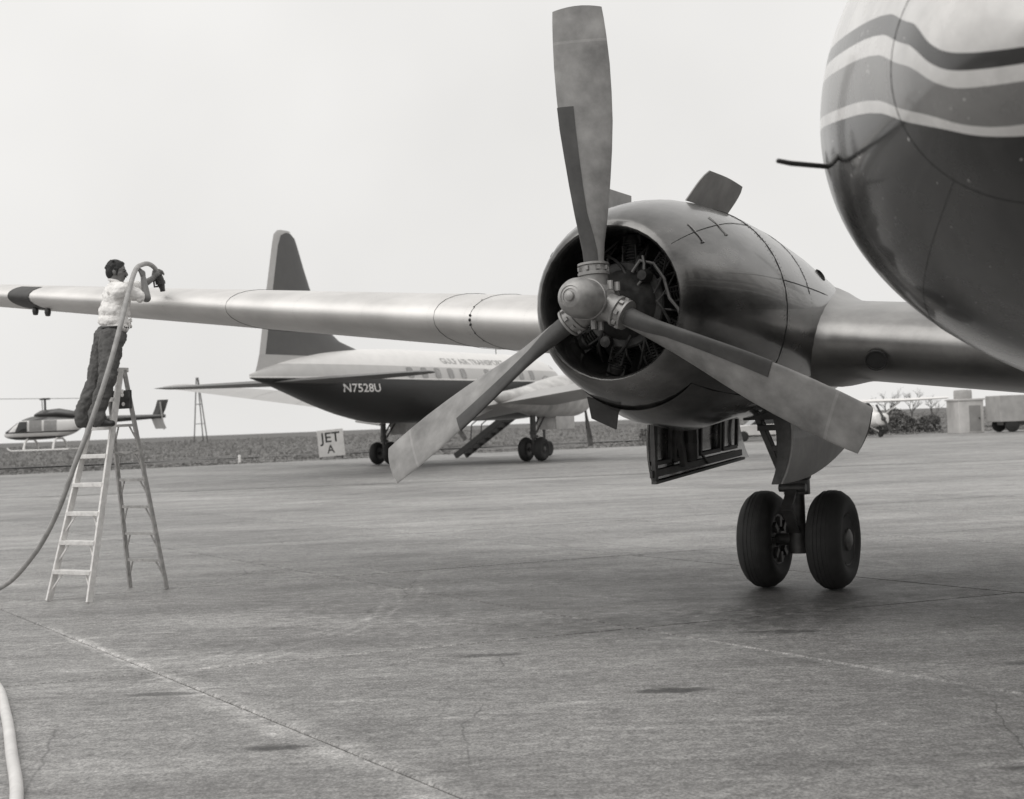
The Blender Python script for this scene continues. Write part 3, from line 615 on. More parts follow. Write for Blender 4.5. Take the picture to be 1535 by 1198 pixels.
M['fus_near'] = band_mat('near_livery', 'band', [(-2, .014), (-.024, .85), (.024, .25), (.160, .82), (.225, .06), (.285, .80)], .26, .4, .25, chips=True)
M['fus_far'] = band_mat('far_livery', 'band', [(-2, .02), (0, .75), (.06, .52), (.5, .78)], .45, .15, .06)
M['far_wing'] = mat('far_wing_skin', .38, .5, .2, .1, .08, 1.2)
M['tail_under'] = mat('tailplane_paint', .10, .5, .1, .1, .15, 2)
M['far_nac'] = mat('far_nacelle_paint', .5, .45, .2, .2, .3, 2)
M['finroot'] = mat('fin_root_paint', .45, .45, .1, .2, .08, 2)
M['findark'] = mat('fin_dark_paint', .085, .45, 0, .2, .12, 2)
M['rudder'] = mat('rudder_paint', .5, .45, 0, .2, .08, 2)
TH = R(29.9); FV = Vector((-math.sin(TH), -math.cos(TH), 0)); LVv = Vector((math.cos(TH), -math.sin(TH), 0)); P0 = Vector((.601, 9.155, 0))
zs = pchip([-16, 1.0, 2.4, 3.8, 4.18, 4.35, 4.49, 4.56, 4.61, 4.75], [3.0, 2.98, 2.88, 2.665, 2.585, 2.51, 2.445, 2.395, 2.37, 2.355])
near, nfus = make_airliner('airliner', 'big dark grey airliner close to the camera with three-bladed propeller and striped nose', P0 + LVv * NY, math.atan2(FV.y, FV.x), 1, M['fus_near'], M['alu_wing'], M['nac'], True, lambda p: (p[2] - zs(p[0])) * float(np.interp(p[0], [4.45, 4.6, 4.74], [1, 1.12, 1.38])), (.055, .6))
gear_doors(-NY, near)
# radome seam, chips, pitot tube on the nose
b = MB(); b.tube([fus_pt(4.32, R(a), .0) for a in range(0, 361, 5)], .0018, 5); b.tube([fus_pt(x, R(-50), .0) for x in np.linspace(-1, 4.32, 50)], .0013, 5); b.build('radome_seam', M['seam'], nfus)
b = MB(); p = fus_side(3.60, 2.58, -1, -.01); b.tube([p, p + Vector((.0, -.03, -.03)), p + Vector((.015, -.04, -.04)), p + Vector((.40, -.05, -.085)), p + Vector((.52, -.052, -.095)), p + Vector((.535, -.052, -.097))], [.010, .009, .009, .009, .008, .003], 10); b.build('pitot_tube', M['strut'], nfus)
# wing details on the near right wing: dark leading-edge patch, lamps, intake
wn = [o for o in near.children if o.name.startswith('wing')][0]
b = MB(); af = airfoil(40, .148); rr = []
for y in (12.55, 12.68, 12.8, 12.93):
    sel = [p for p in af[32:51]]; rr.append([wing_pt(-y, p[0] - .003, p[1] * (TC(y) / .148) * 1.02) for p in sel])
b.loft(rr, False, False); b.build('leading_edge_patch', M['boot'], wn)
for y in (12.50, 12.72):
    b = MB(); b.lathe([(0, -.05), (.028, -.045), (.04, 0), (.036, .04), (0, .05)], 14, AX((0, 0, 1), wing_pt(-y, .10, -TC(y) * .48))); b.build('wing_lamp', M['dark'], wn)
b = MB(); p = wing_pt(-2.32, .004, -.012); b.lathe([(.075, -.05), (.088, .0), (.088, .010), (.08, .012), (.076, .004), (0, .004)], 28, AX((1, .1, -.5), p + Vector((-.012, 0, -.10)))); b.build('air_intake', M['seam'], wn)
af2 = airfoil(60, .16); rp = []
for y in (4.9, 5.6, 6.12, 6.27, 6.55, 6.7, 7.5, 8.4, 9.28, 9.42, 10.3, 11.2): rp += [wing_pt(-y, p[0], p[1] * TC(y) / .16) for p in af2[24:96:1]]
rp += [wing_pt(-y, q[0], q[1] * TC(y) / .16) for y in np.arange(4.6, 13, .06) for q in (af2[38], af2[82])]
rivets('rivet', rp, wn, .002)
rivets('rivet', [fus_pt(4.29, R(a), -.0015) for a in np.arange(0, 360, 3)] + [fus_pt(x, R(-47), -.0015) for x in np.arange(0, 4.3, .05)] + [fus_pt(3.1, R(a), -.0015) for a in np.arange(-90, 40, 1.6)], nfus, .0022)
# wing root fillet and darker inboard skin, its shading painted into the colour
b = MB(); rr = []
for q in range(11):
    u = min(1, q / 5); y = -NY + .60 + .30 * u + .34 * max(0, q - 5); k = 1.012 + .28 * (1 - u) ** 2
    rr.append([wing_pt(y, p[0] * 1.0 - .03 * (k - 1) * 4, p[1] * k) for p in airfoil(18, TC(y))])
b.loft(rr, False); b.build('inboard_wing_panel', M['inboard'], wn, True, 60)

# ------------------------------------------------------------------ far airliner
PS = R(31); HD = Vector((math.sin(PS), math.cos(PS), 0)); SC = 1.05
zf = lambda p: p[2] - float(np.interp(p[0], [-16, -12, -8, 3], [3.26, 3.23, 3.2, 3.18]))
far, ffus = make_airliner('airliner', 'white-topped airliner with dark belly and registration N7528U parked tail towards the camera', Vector((-2.4, 55.7, .12)) + HD * 4.2 * SC - Vector((0, 0, .0)), math.atan2(HD.y, HD.x), SC, M['fus_far'], M['far_wing'], M['far_nac'], False, zf, (R(180 - 6), .4))
def fus_text(txt, size, x0, z0, m, fit):
    v, f = text_mesh(txt, size); w = max(p[0] for p in v); k = fit / w; b = MB()
    b.add([tuple(fus_side(x0 + p[0] * k - .35 * p[1], z0 + p[1], -1, .012)) for p in v], f); o = b.build('lettering', m, ffus, False); o['label'] = 'lettering ' + txt; return o
fus_text('N7528U', .40, -12.45, 2.78, M['white'], 1.75)
fus_text('GULF AIR TRANSPORT', .30, -6.6, 3.86, M['mid'], 4.6)
b = MB()
for s in (-.42, .42): b.bar((3.0 + s, 1.35, 2.1), (3.0 + s, 4.55, .08), .09, .26, (0, 0, 1))
for k in range(9): u = (k + .5) / 9; b.box((3.0, 1.35 + 3.2 * u, 2.1 - 2.02 * u), (.8, .26, .04))
for s in (-.42, .42): b.tube([(3.0 + s, 1.5, 2.9), (3.0 + s, 3.6, 1.5)], .025, 6); b.tube([(3.0 + s, 3.6, 1.5), (3.0 + s, 3.7, .6)], .025, 6)
b.build('airstair', M['stair'], far)
for s in (-1, 1):
    b = MB(); rr = []
    for y in (1.5, 2.8): rr.append([wing_pt(s * y, x, z) for x, z in ((.78, -.03), (.80, .035), (1.06, -.075), (1.05, -.085))])
    b.loft(rr); b.build('wing_flap', M['far_wing'], far)
    b = MB(); b.box((-2.4, s * NY + .42, 1.45), (1.5, .03, .5)); b.build('gear_door', M['far_nac'], far); b = MB(); b.box((-2.4, s * NY - .42, 1.45), (1.5, .03, .5)); b.build('gear_door', M['far_nac'], far)
b = MB(); b.tube([(-.6, .2, 4.38), (-.6, .2, 4.75)], .02, 6); b.lathe([(0, -.08), (.07, 0), (0, .08)], 10, Matrix.Translation((-.6, .2, 4.8))); b.build('aerial', M['dark'], ffus)

# ------------------------------------------------------------------ stepladder (x towards the wing, y to the right, z up)
RA = math.atan2(-FV.y, -FV.x)
def W(x, y, z=0): return P0 + FV * x + LVv * y + Vector((0, 0, z))
lo = W(-1.49, -6.96); AP_ = 0; lad = thing('stepladder', 'tall pale metal stepladder standing on the apron below the wing', 'stepladder', lo, RA)
HT = 2.42; AP = .66
def rail_f(s, z): u = z / HT; return Vector((AP * u, -s * (.30 - .16 * u) - .03 * u, z))
def rail_r(s, z): u = z / HT; return Vector((1.13 + (AP + .05 - 1.13) * u, -s * (.28 - .15 * u) - .04 * u, z))
for s in (-1, 1):
    b = MB(); b.bar(rail_f(s, 0), rail_f(s, HT), .075, .028, (0, 1, 0)); b.build('front_rail', M['ladder'], lad, True, 30, .004)
    b = MB(); b.bar(rail_r(s, 0), rail_r(s, HT), .05, .026, (0, 1, 0)); b.build('rear_rail', M['ladder_rear_shaded'], lad, True, 30, .004)
for k in range(1, 8):
    z = .3 * k; a, c_ = rail_f(-1, z), rail_f(1, z); b = MB(); b.bar(a, c_, .03, .095, (0, 0, 1)) if False else b.box((a + c_) / 2, (.10, (a - c_).length, .045)); b.build('step', M['ladder'], lad, True, 30, .004)
    if k <= 3:
        for s in (-1, 1): b = MB(); b.bar(rail_f(s, z - .2), (rail_f(s, z) + Vector((0, s * .11, -.012))), .016, .010, (1, 0, 0)); b.build('step_brace', M['ladder'], lad)
    if k <= 6:
        z2 = z + .02; a, c_ = rail_r(-1, z2), rail_r(1, z2); b = MB(); b.bar(a, c_, .022, .03, (0, 0, 1)); b.build('rear_rung', M['ladder_rear_shaded'], lad)
        for s in (-1, 1): b = MB(); b.bar(rail_r(s, z2 - .2), rail_r(s, z2) + Vector((0, s * .09, 0)), .014, .012, (1, 0, 0)); b.build('rear_brace', M['ladder_rear_shaded'], lad)
b = MB(); b.box((AP + .02, -.03, HT), (.18, .30, .05)); b.build('top_cap', M['ladder'], lad, True, 30, .006)
b = MB(); b.box((AP + .06, -.10, 2.10), (.03, .30, .20)); sh = b.build('bucket_shelf', M['dark'], lad, True, 30, .004)
for y, z in ((-.14, 2.15), (-.15, 2.05), (-.14, 2.19)): b = MB(); b.lathe([(0, 0), (.022, 0), (.022, .004), (0, .004)], 14, AX((-1, 0, 0), (AP + .044, y, z))); b.build('shelf_hole', M['white'], sh)
for s in (-1, 1):
    b = MB(); b.bar(rail_f(s, 1.55), (rail_f(s, 1.5) + rail_r(s, 1.5)) / 2, .02, .012, (0, 1, 0)); b.bar((rail_f(s, 1.5) + rail_r(s, 1.5)) / 2, rail_r(s, 1.55), .02, .012, (0, 1, 0)); b.build('spreader', M['ladder_rear_shaded'], lad)

# ------------------------------------------------------------------ the man on the ladder
J = dict(ankR=(-4.40, 14.13, 1.90), ankL=(-4.63, 14.36, 1.90), knR=(-4.28, 14.15, 2.32), knL=(-4.50, 14.45, 2.32), hipR=(-4.25, 14.32, 2.75), hipL=(-4.37, 14.52, 2.77), pel=(-4.30, 14.42, 2.80), waist=(-4.275, 14.44, 2.95), chest=(-4.25, 14.47, 3.17), neck=(-4.255, 14.48, 3.36), head=(-4.235, 14.46, 3.485),
         shR=(-4.155, 14.31, 3.27), elR=(-3.915, 14.43, 3.19), wrR=(-3.985, 14.59, 3.42), haR=(-4.01, 14.63, 3.52), shL=(-4.27, 14.66, 3.32), elL=(-4.08, 14.80, 3.36), wrL=(-3.955, 14.86, 3.45), haL=(-3.91, 14.88, 3.50))
J = {k: Vector(v) for k, v in J.items()}
PB = Vector((-4.45, 14.25, 1.812)); man = thing('person', 'dark-haired man in white short-sleeved shirt and dark trousers leaning from the ladder over the wing', 'person', PB)
def cap_(b, p0, r0, p1, r1, n=14, m=7):
    p0, p1 = Vector(p0) - PB, Vector(p1) - PB; d = p1 - p0; L = d.length
    if L < 1e-5: d = Vector((0, 0, 1)); L = 1e-5
    prof = [(r0 * math.cos(a), r0 * math.sin(a)) for a in (-math.pi / 2 + .05 + (math.pi / 2 - .05) * k / m for k in range(m + 1))] + [(r1 * math.cos(a), L + r1 * math.sin(a)) for a in ((math.pi / 2 - .05) * k / m for k in range(m + 1))]
    b.lathe(prof, n, AX(d, p0))
def blob(b, c, rx, ry, rz, axes=None, n=18):
    m_ = Matrix.Translation(Vector(c) - PB) @ (axes.to_4x4() if axes else Matrix.Identity(4)) @ Matrix.Diagonal((rx, ry, rz, 1))
    b.lathe([(math.cos(a), math.sin(a)) for a in (-math.pi / 2 + .02 + (math.pi - .04) * k / 12 for k in range(13))], n, m_)
def finish(b, name, m, parent, vox, it=4, extra=None):
    o = b.build(name, m, parent, True, 180); r_ = o.modifiers.new('union', 'REMESH'); r_.mode = 'VOXEL'; r_.voxel_size = vox; r_.use_smooth_shade = True
    s_ = o.modifiers.new('soft', 'SMOOTH'); s_.factor = .5; s_.iterations = it
    if extra:
        for q, (sz, st) in enumerate(extra):
            tx = bpy.data.textures.new('folds', 'CLOUDS'); tx.noise_scale = sz; tx.noise_depth = 2; d_ = o.modifiers.new('folds', 'DISPLACE'); d_.texture = tx; d_.strength = st; d_.mid_level = .42; d_.texture_coords = 'LOCAL'
    return o
fc = Vector((.95, .10, -.10)).normalized(); sd_ = Vector((.10, -.99, 0)); sd_ = (sd_ - fc * sd_.dot(fc)).normalized(); up = sd_.cross(fc) * -1
if up.z < 0: up = -up
HA = Matrix((fc, sd_, up)).transposed()                       # head axes: forward, right, up
def hp(a, r_, u): return J['head'] + fc * a + sd_ * r_ + up * u
b = MB()
blob(b, hp(-.01, 0, .03), .098, .077, .092, HA); blob(b, hp(.03, 0, -.03), .068, .060, .085, HA); cap_(b, hp(.045, -.02, -.088), .030, hp(.045, .02, -.088), .030)
cap_(b, hp(.098, 0, .012), .008, hp(.112, 0, -.022), .013); cap_(b, hp(.075, -.03, .022), .018, hp(.075, .03, .022), .018); cap_(b, hp(.085, -.016, -.052), .010, hp(.085, .016, -.052), .010)
for s in (-1, 1): blob(b, hp(-.012, s * .077, -.005), .020, .010, .032, HA); cap_(b, hp(.05, s * .045, -.012), .02, hp(.02, s * .055, -.02), .02)
cap_(b, hp(-.02, 0, -.07), .055, J['neck'] - Vector((0, 0, .03)), .06)
cap_(b, J['chest'], .10, J['waist'], .105); cap_(b, J['waist'], .10, J['pel'], .11)
cap_(b, J['shR'], .055, J['shL'], .055)
for s in 'RL':
    cap_(b, J['sh' + s], .056, J['el' + s], .048); cap_(b, J['el' + s], .049, J['wr' + s], .031)
    cap_(b, J['hip' + s], .085, J['kn' + s], .055); cap_(b, J['kn' + s], .055, J['ank' + s], .04); cap_(b, J['ank' + s], .04, J['ank' + s] + Vector((.12, .02, -.05)), .03)
    w, h_ = J['wr' + s], J['ha' + s]; d = (h_ - w).normalized(); q = Vector((.2, .9, .1)) if s == 'R' else Vector((.5, .4, -.8)); q = (q - d * q.dot(d)).normalized(); n_ = d.cross(q)
    curl = Vector((-.55, .1, .2)) if s == 'R' else Vector((.6, 0, -.4))
    cap_(b, w, .026, w + d * .07, .034)
    for k, L_ in enumerate((.062, .074, .070, .055)):
        base = w + d * .085 + q * (-.03 + .02 * k); k1 = base + d * L_ * .45 + n_ * .006; k2 = k1 + (d * .4 + curl).normalized() * L_ * .4; k3 = k2 + (curl * 1.2 - d * .5).normalized() * L_ * .35
        cap_(b, base, .0105, k1, .0100, 8, 4); cap_(b, k1, .0100, k2, .0092, 8, 4); cap_(b, k2, .0092, k3, .0080, 8, 4)
    t0 = w + d * .03 - q * .03; t1 = t0 + d * .035 - q * .025; t2 = t1 + (d * .6 + curl * .8).normalized() * .035; cap_(b, t0, .014, t1, .012, 8, 4); cap_(b, t1, .012, t2, .010, 8, 4)
finish(b, 'body', M['skin'], man, .0075, 3)
b = MB(); rh = random.Random(5)
blob(b, hp(-.022, 0, .052), .100, .086, .088, HA); blob(b, hp(-.06, 0, .0), .062, .074, .085, HA); blob(b, hp(.030, 0, .098), .045, .055, .026, HA)
for s in (-1, 1): cap_(b, hp(.01, s * .072, .03), .018, hp(.012, s * .070, -.03), .012)
for k in range(46):
    a, e = rh.uniform(1.5, 4.78), rh.uniform(-.4, 1.0); p = hp(-.022 + .088 * math.cos(a) * math.cos(e), .076 * math.sin(a) * math.cos(e), .045 + .080 * math.sin(e)); r_ = rh.uniform(.012, .020)
    cap_(b, p, r_, p + Vector((rh.uniform(-.02, .02), rh.uniform(-.02, .02), rh.uniform(-.01, .02))), r_ * .8, 8, 3)
finish(b, 'hair', M['hair'], man, .007, 2)
b = MB(); cap_(b, hp(.096, -.026, -.040), .009, hp(.100, .026, -.040), .009, 8, 4); b.build('moustache', M['hair'], man)
for s in (-1, 1):
    b = MB(); cap_(b, hp(.090, s * .018, .030), .0055, hp(.078, s * .048, .032), .005, 8, 3); b.build('eyebrow', M['hair'], man)
    b = MB(); blob(b, hp(.083, s * .032, .012), .011, .013, .008, HA); b.build('eye', M['ink'], man)
b = MB()
ch, wa = J['chest'], J['waist']; TA = Matrix((Vector((.93, .35, 0)), Vector((.35, -.93, 0)), Vector((0, 0, 1)))).transposed()
for (c_, rx, ry, rz) in ((ch + Vector((-.005, 0, .0)), .142, .178, .17), ((ch + wa) / 2 + Vector((-.01, 0, 0)), .155, .172, .15), (wa + Vector((-.01, 0, .0)), .160, .168, .10), (wa + Vector((.0, 0, -.075)), .150, .160, .07), (ch + Vector((-.06, .01, .04)), .09, .16, .14)): blob(b, c_, rx, ry, rz, TA)
cap_(b, J['neck'] + Vector((-.01, 0, -.02)), .078, J['neck'] + Vector((.0, 0, .012)), .068)
for s in 'RL':
    a, e = J['sh' + s], J['el' + s]; cap_(b, J['neck'] + Vector((-.01, 0, -.06)), .075, a, .082); cap_(b, a, .082, a + (e - a) * .68, .072)
    cap_(b, J['chest'], .1, a - Vector((0, 0, .02)), .085)
rs_ = random.Random(8)
for k in range(34):                                          # loose folds in the cotton
    a = rs_.uniform(0, 6.28); z = rs_.uniform(-.27, .1); p = ch + TA @ Vector((.148 * math.cos(a) - .008, .168 * math.sin(a), z)); d = TA @ Vector((-.03 * math.sin(a) * rs_.uniform(-1, 1), .03 * math.cos(a) * rs_.uniform(-1, 1), rs_.uniform(-.09, .03)))
    cap_(b, p, .012, p + d, .008, 6, 3)
finish(b, 'shirt', M['shirt'], man, .0085, 3, [(.11, .045), (.045, .022)])
b = MB(); b.tube([Vector(J['neck'] - PB) + Vector((.072 * math.cos(a), .075 * math.sin(a), .03 + .02 * -math.cos(a))) for a in (2 * math.pi * k / 20 for k in range(21))], .016, 6); b.build('collar', M['shirt'], man)
b = MB(); pe = J['pel']
blob(b, wa + Vector((-.01, .0, -.09)), .148, .160, .05, TA); blob(b, pe + Vector((-.02, 0, -.02)), .168, .175, .14, TA); blob(b, pe + Vector((-.085, .03, -.06)), .12, .16, .12, TA)
for s in 'RL':
    hi, kn, an = J['hip' + s], J['kn' + s], J['ank' + s]; cap_(b, hi + Vector((-.03, 0, 0)), .128, kn, .090); cap_(b, hi + Vector((-.04, 0, -.08)), .118, kn, .088); cap_(b, kn, .086, an + Vector((0, 0, .06)), .078); cap_(b, an + Vector((0, 0, .06)), .078, an + Vector((.01, 0, .01)), .086)
    for k in range(16):
        u = rs_.random(); p0 = hi + (kn - hi) * u if k % 2 else kn + (an - kn) * u; a = rs_.uniform(0, 6.28); r0 = .100 - .03 * u if k % 2 else .074
        p = p0 + Vector((r0 * math.cos(a), r0 * math.sin(a), 0)); cap_(b, p, .010, p + Vector((0, 0, -.01)) - (p - p0) * .12, .007, 6, 3)
finish(b, 'trousers', M['trousers'], man, .0085, 3, [(.12, .04), (.05, .025)])
b = MB(); bz = wa + Vector((-.01, 0, -.075)) - PB; b.tube([bz + TA @ Vector((.152 * math.cos(a), .164 * math.sin(a), 0)) for a in (2 * math.pi * k / 28 for k in range(29))], .017, 6); b.build('belt', M['shoe'], man)
for s in 'RL':
    an = J['ank' + s]; b = MB(); dd = Vector((.92, .38, 0)) if s == 'L' else Vector((.96, -.1, 0))
    cap_(b, an + Vector((-.02, 0, -.03)), .048, an + Vector((-.02, 0, -.05)), .045); cap_(b, an + Vector((-.03, 0, -.052)), .040, an + dd * .17 + Vector((0, 0, -.058)), .034); cap_(b, an + dd * .03 + Vector((0, 0, -.02)), .042, an + dd * .12 + Vector((0, 0, -.05)), .036)
    finish(b, 'shoe', M['shoe'], man, .008, 2)

# ------------------------------------------------------------------ hoses
def spline(pts, n=8):
    P = [Vector(p) for p in pts]; out = []
    for i in range(len(P) - 1):
        p0, p1, p2, p3 = P[max(i - 1, 0)], P[i], P[i + 1], P[min(i + 2, len(P) - 1)]
        for k in range(n):
            t = k / n; out.append(.5 * ((2 * p1) + (p2 - p0) * t + (2 * p0 - 5 * p1 + 4 * p2 - p3) * t * t + (-p0 + 3 * p1 - 3 * p2 + p3) * t ** 3))
    return out + [P[-1]]
HP = [(-3.905, 14.90, 3.47), (-3.925, 14.87, 3.555), (-3.965, 14.78, 3.60), (-4.005, 14.66, 3.585), (-4.04, 14.48, 3.50), (-4.034, 14.12, 3.18), (-4.042, 13.85, 2.84), (-4.121, 13.62, 2.347), (-4.276, 13.52, 1.842), (-4.458, 13.52, 1.411), (-4.676, 13.6, .94), (-5.036, 13.9, .50), (-5.626, 14.5, .11), (-6.3, 15.0, .046), (-7.6, 15.2, .04), (-9.5, 14.6, .04)]
hz_ = thing('fuel_hose', 'grey fuel hose hanging from the man\'s hands down past the ladder', 'hose', (-5.6, 14.5, 0)); hb = Vector(hz_.location)
b = MB(); b.tube([p - hb for p in spline(HP)], .026, 14); b.build('hose_line', M['hose'], hz_)
b = MB(); nzp = [(-3.905, 14.90, 3.48), (-3.895, 14.92, 3.44), (-3.885, 14.94, 3.39), (-3.875, 14.95, 3.34), (-3.872, 14.955, 3.31)]
b.tube([Vector(p) - hb for p in nzp], [.048, .05, .042, .03, .028], 12); b.tube([Vector(p) - hb for p in ((-3.90, 14.90, 3.46), (-3.95, 14.88, 3.42), (-3.95, 14.90, 3.36), (-3.89, 14.93, 3.37))], .012, 8); b.lathe([(0, -.02), (.055, -.02), (.055, .02), (0, .02)], 14, AX((.1, .15, -1), Vector((-3.89, 14.93, 3.41)) - hb)); b.build('nozzle', M['nozzle'], hz_)
b = MB(); b.tube(spline([(-6.5, 12.0, .03), (-5.2, 10.9, .03), (-4.2, 9.95, .03), (-3.63, 9.2, .03), (-3.15, 8.15, .03), (-2.72, 7.1, .03), (-2.36, 6.2, .03), (-2.05, 5.2, .03), (-1.9, 4.2, .03)], 10), .032, 14)
tag(b.build('ground_hose', M['hose_pale'], None), 'pale hose lying curved on the concrete in the bottom left corner', 'hose')

# ------------------------------------------------------------------ helicopter hovering low over the grass (x forward)
hel = thing('helicopter', 'small light-and-dark helicopter hovering low over the grass behind the ladder', 'helicopter', (-25.2, 72, 1.22), R(176))
HXs = [-1.9, -1.5, -.9, -.2, .5, 1.1, 1.55, 1.9, 2.2, 2.32]
hw = pchip(HXs, [.28, .45, .6, .66, .68, .66, .58, .42, .22, .03]); hu = pchip(HXs, [1.62, 1.72, 1.80, 1.84, 1.84, 1.70, 1.42, 1.16, .98, .9]); hl = pchip(HXs, [1.05, .82, .66, .58, .56, .56, .58, .64, .74, .84])
b = MB(); rr = []
for x in np.linspace(-1.9, 2.32, 30):
    zc = (hu(x) + hl(x)) / 2; rr.append([Vector((x, hw(x) * math.copysign(abs(math.cos(a)) ** .75, math.cos(a)), zc + (hu(x) - hl(x)) / 2 * math.copysign(abs(math.sin(a)) ** .8, math.sin(a)))) for a in (2 * math.pi * k / 40 for k in range(40))])
b.loft(rr); M['heli'] = band_mat('helicopter_paint', 'band', [(-2, .06), (.72, .7), (.92, .05), (.99, .7), (1.58, .06)], .3, .5, .05)
b.build('cabin', M['heli'], hel, True, 60, attr={'band': [p[2] for p in b.v]})
for s in (-1, 1):
    for x0, x1, z0, z1 in ((.75, 1.45, .98, 1.55), (-.05, .62, .98, 1.6), (-.85, -.18, 1.0, 1.58)):
        b = MB(); g_ = []
        for i in range(4):
            z = z0 + (z1 - z0) * i / 3; g_.append([Vector((x0 + (x1 - x0 - (.25 if x0 > .7 else 0) * i / 3) * j / 4, s * (hw(x0 + (x1 - x0) * j / 4) * (1 - .16 * ((z - 1.2) / .55) ** 2) + .012), z)) for j in range(5)])
        curved_plate(b, g_, .01 * s); b.build('cabin_window', M['window'] if x0 < .7 else M['glass'], hel)
b = MB(); g_ = []
for i in range(5):
    z = 1.0 + .5 * i / 4; g_.append([Vector((float(np.interp(z, [.98, 1.16, 1.42, 1.6], [2.2, 1.92, 1.58, 1.32])) - .12 * abs(u) ** 2, u * .42, z)) + Vector((.03, 0, 0)) for u in (-1, -.5, 0, .5, 1)])
curved_plate(b, g_, .01); b.build('windscreen', M['glass'], hel)
b = MB(); b.loft([[Vector((x, w * math.cos(a), z + h_ * math.sin(a))) for a in (2 * math.pi * k / 20 for k in range(20))] for x, w, h_, z in ((.55, .2, .1, 1.86), (.2, .36, .22, 1.92), (-.8, .40, .26, 1.95), (-1.6, .3, .2, 1.85), (-2.1, .15, .1, 1.72))]); b.build('engine_cowling', M['dark'], hel, True, 60)
b = MB(); b.tube([(-1.4, 0, 1.45), (-2.2, 0, 1.5), (-5.2, 0, 1.55), (-6.6, 0, 1.58)], [.34, .24, .14, .10], 18); b.build('tail_boom', M['dark'], hel)
b = MB(); b.loft([[Vector((x + dx, y, z)) for x, y in ((.3, 0), (0, .03), (-.3, 0), (0, -.03))] for dx, z in ((-6.15, 1.55), (-6.35, 2.0), (-6.5, 2.45))]); b.build('upper_fin', M['dark'], hel, False)
b = MB(); b.loft([[Vector((x + dx, y, z)) for x, y in ((.3, 0), (0, .03), (-.3, 0), (0, -.03))] for dx, z in ((-6.1, 1.55), (-6.35, .9))]); b.build('lower_fin', M['mid'], hel, False)
b = MB(); b.box((-4.6, 0, 1.56), (.4, 1.9, .04)); b.build('stabilizer', M['dark'], hel, False, 0, .01)
b = MB(); b.box((-6.5, .22, 1.6), (.08, .02, 1.5), Matrix.Rotation(.12, 3, 'Y')); b.tube([(-6.5, 0, 1.6), (-6.5, .24, 1.6)], .04, 8); b.build('tail_rotor', M['mid'], hel, False)
b = MB(); b.tube([(0, 0, 2.0), (0, 0, 2.78)], .06, 12); b.box((0, 0, 2.74), (.5, .22, .10)); b.tube([(.1, .1, 2.1), (.12, .12, 2.7)], .02, 6); b.build('rotor_mast', M['dark'], hel)
for s in (-1, 1):
    b = MB(); d = Vector((math.cos(R(55)), math.sin(R(55)), 0)) * s; p = Vector((-d.y, d.x, 0)); b.loft([[Vector((0, 0, 2.76)) + d * r_ + p * w + Vector((0, 0, z - .006 * r_ * r_ * 0)) for w, z in ((.17, 0), (.05, .025), (-.17, 0), (.05, -.015))] for r_ in (.25, 1, 2.5, 4, 5.05)]); b.build('rotor_blade', M['mid'], hel, False)
for s in (-1, 1):
    b = MB(); b.tube(spline([(1.75, s * .95, .16), (1.6, s * .95, .05), (1.2, s * .95, .0), (-1.6, s * .95, .0)], 5), .04, 8); b.build('skid', M['white'], hel)
for x in (.85, -.75):
    b = MB(); b.tube([(x, -.95, .0), (x, -.75, .42), (x, -.4, .6), (x, .4, .6), (x, .75, .42), (x, .95, .0)], .06, 8); b.build('skid_strut', M['white'], hel)

# ------------------------------------------------------------------ fuel sign, marker, mast tower
sg = thing('fuel_sign', 'white hand-lettered JET A signboard leaning at the edge of the grass', 'sign', (-10.2, 74.6, .12), R(4))
b = MB(); b.box((0, 0, .86), (1.45, .06, 1.5), Matrix.Rotation(R(-4), 3, 'Y')); b.build('board', M['plaster'], sg, False, 0, .01)
for s in (-.6, .6): b = MB(); b.box((s, .12, .55), (.09, .09, 1.15)); b.build('post', M['wood'], sg, False)
for txt, sz, z, wd_ in (('JET', .78, .92, 1.12), ('A', .66, .30, .42)):
    v, f = text_mesh(txt, sz); x0, x1 = min(p[0] for p in v), max(p[0] for p in v); k = wd_ / (x1 - x0); b = MB()
    rt = Matrix.Translation((.02, -.036, 0)) @ Matrix.Rotation(R(-4), 4, 'Y'); b.add([((p[0] - (x0 + x1) / 2) * k, 0, z + p[1]) for p in v], f, rt); b.build('letters', M['ink'], sg, False)['label'] = 'black letters ' + txt
b = MB(); b.lathe([(0, 0), (.07, 0), (.07, .42), (.05, .46), (0, .47)], 10); tag(b.build('marker_post', M['white'], None, True, 35, 0, (-14.6, 71.0, .1)), 'tiny white marker post at the grass edge left of the signboard', 'post')
tw = thing('lattice_mast', 'tall thin tapering pole tower standing far off on the horizon', 'tower', (-70.1, 300, .1))
legs = [(-1.5, -.6), (1.5, -.6), (.1, 1.4)]
for x, y in legs: b = MB(); b.tube([(x, y, 0), (x * .12 - .5, y * .12, 14.6)], .13, 6); b.build('leg', M['wood'], tw)
for z in (4.2, 8.6, 12.0):
    for i in range(3):
        k = z / 14.6; a, c_ = legs[i], legs[(i + 1) % 3]; q = lambda p: (p[0] * (1 - .88 * k) - .5 * k, p[1] * (1 - .88 * k), z)
        b = MB(); b.tube([q(a), q(c_)], .07, 5); b.build('brace', M['wood'], tw)

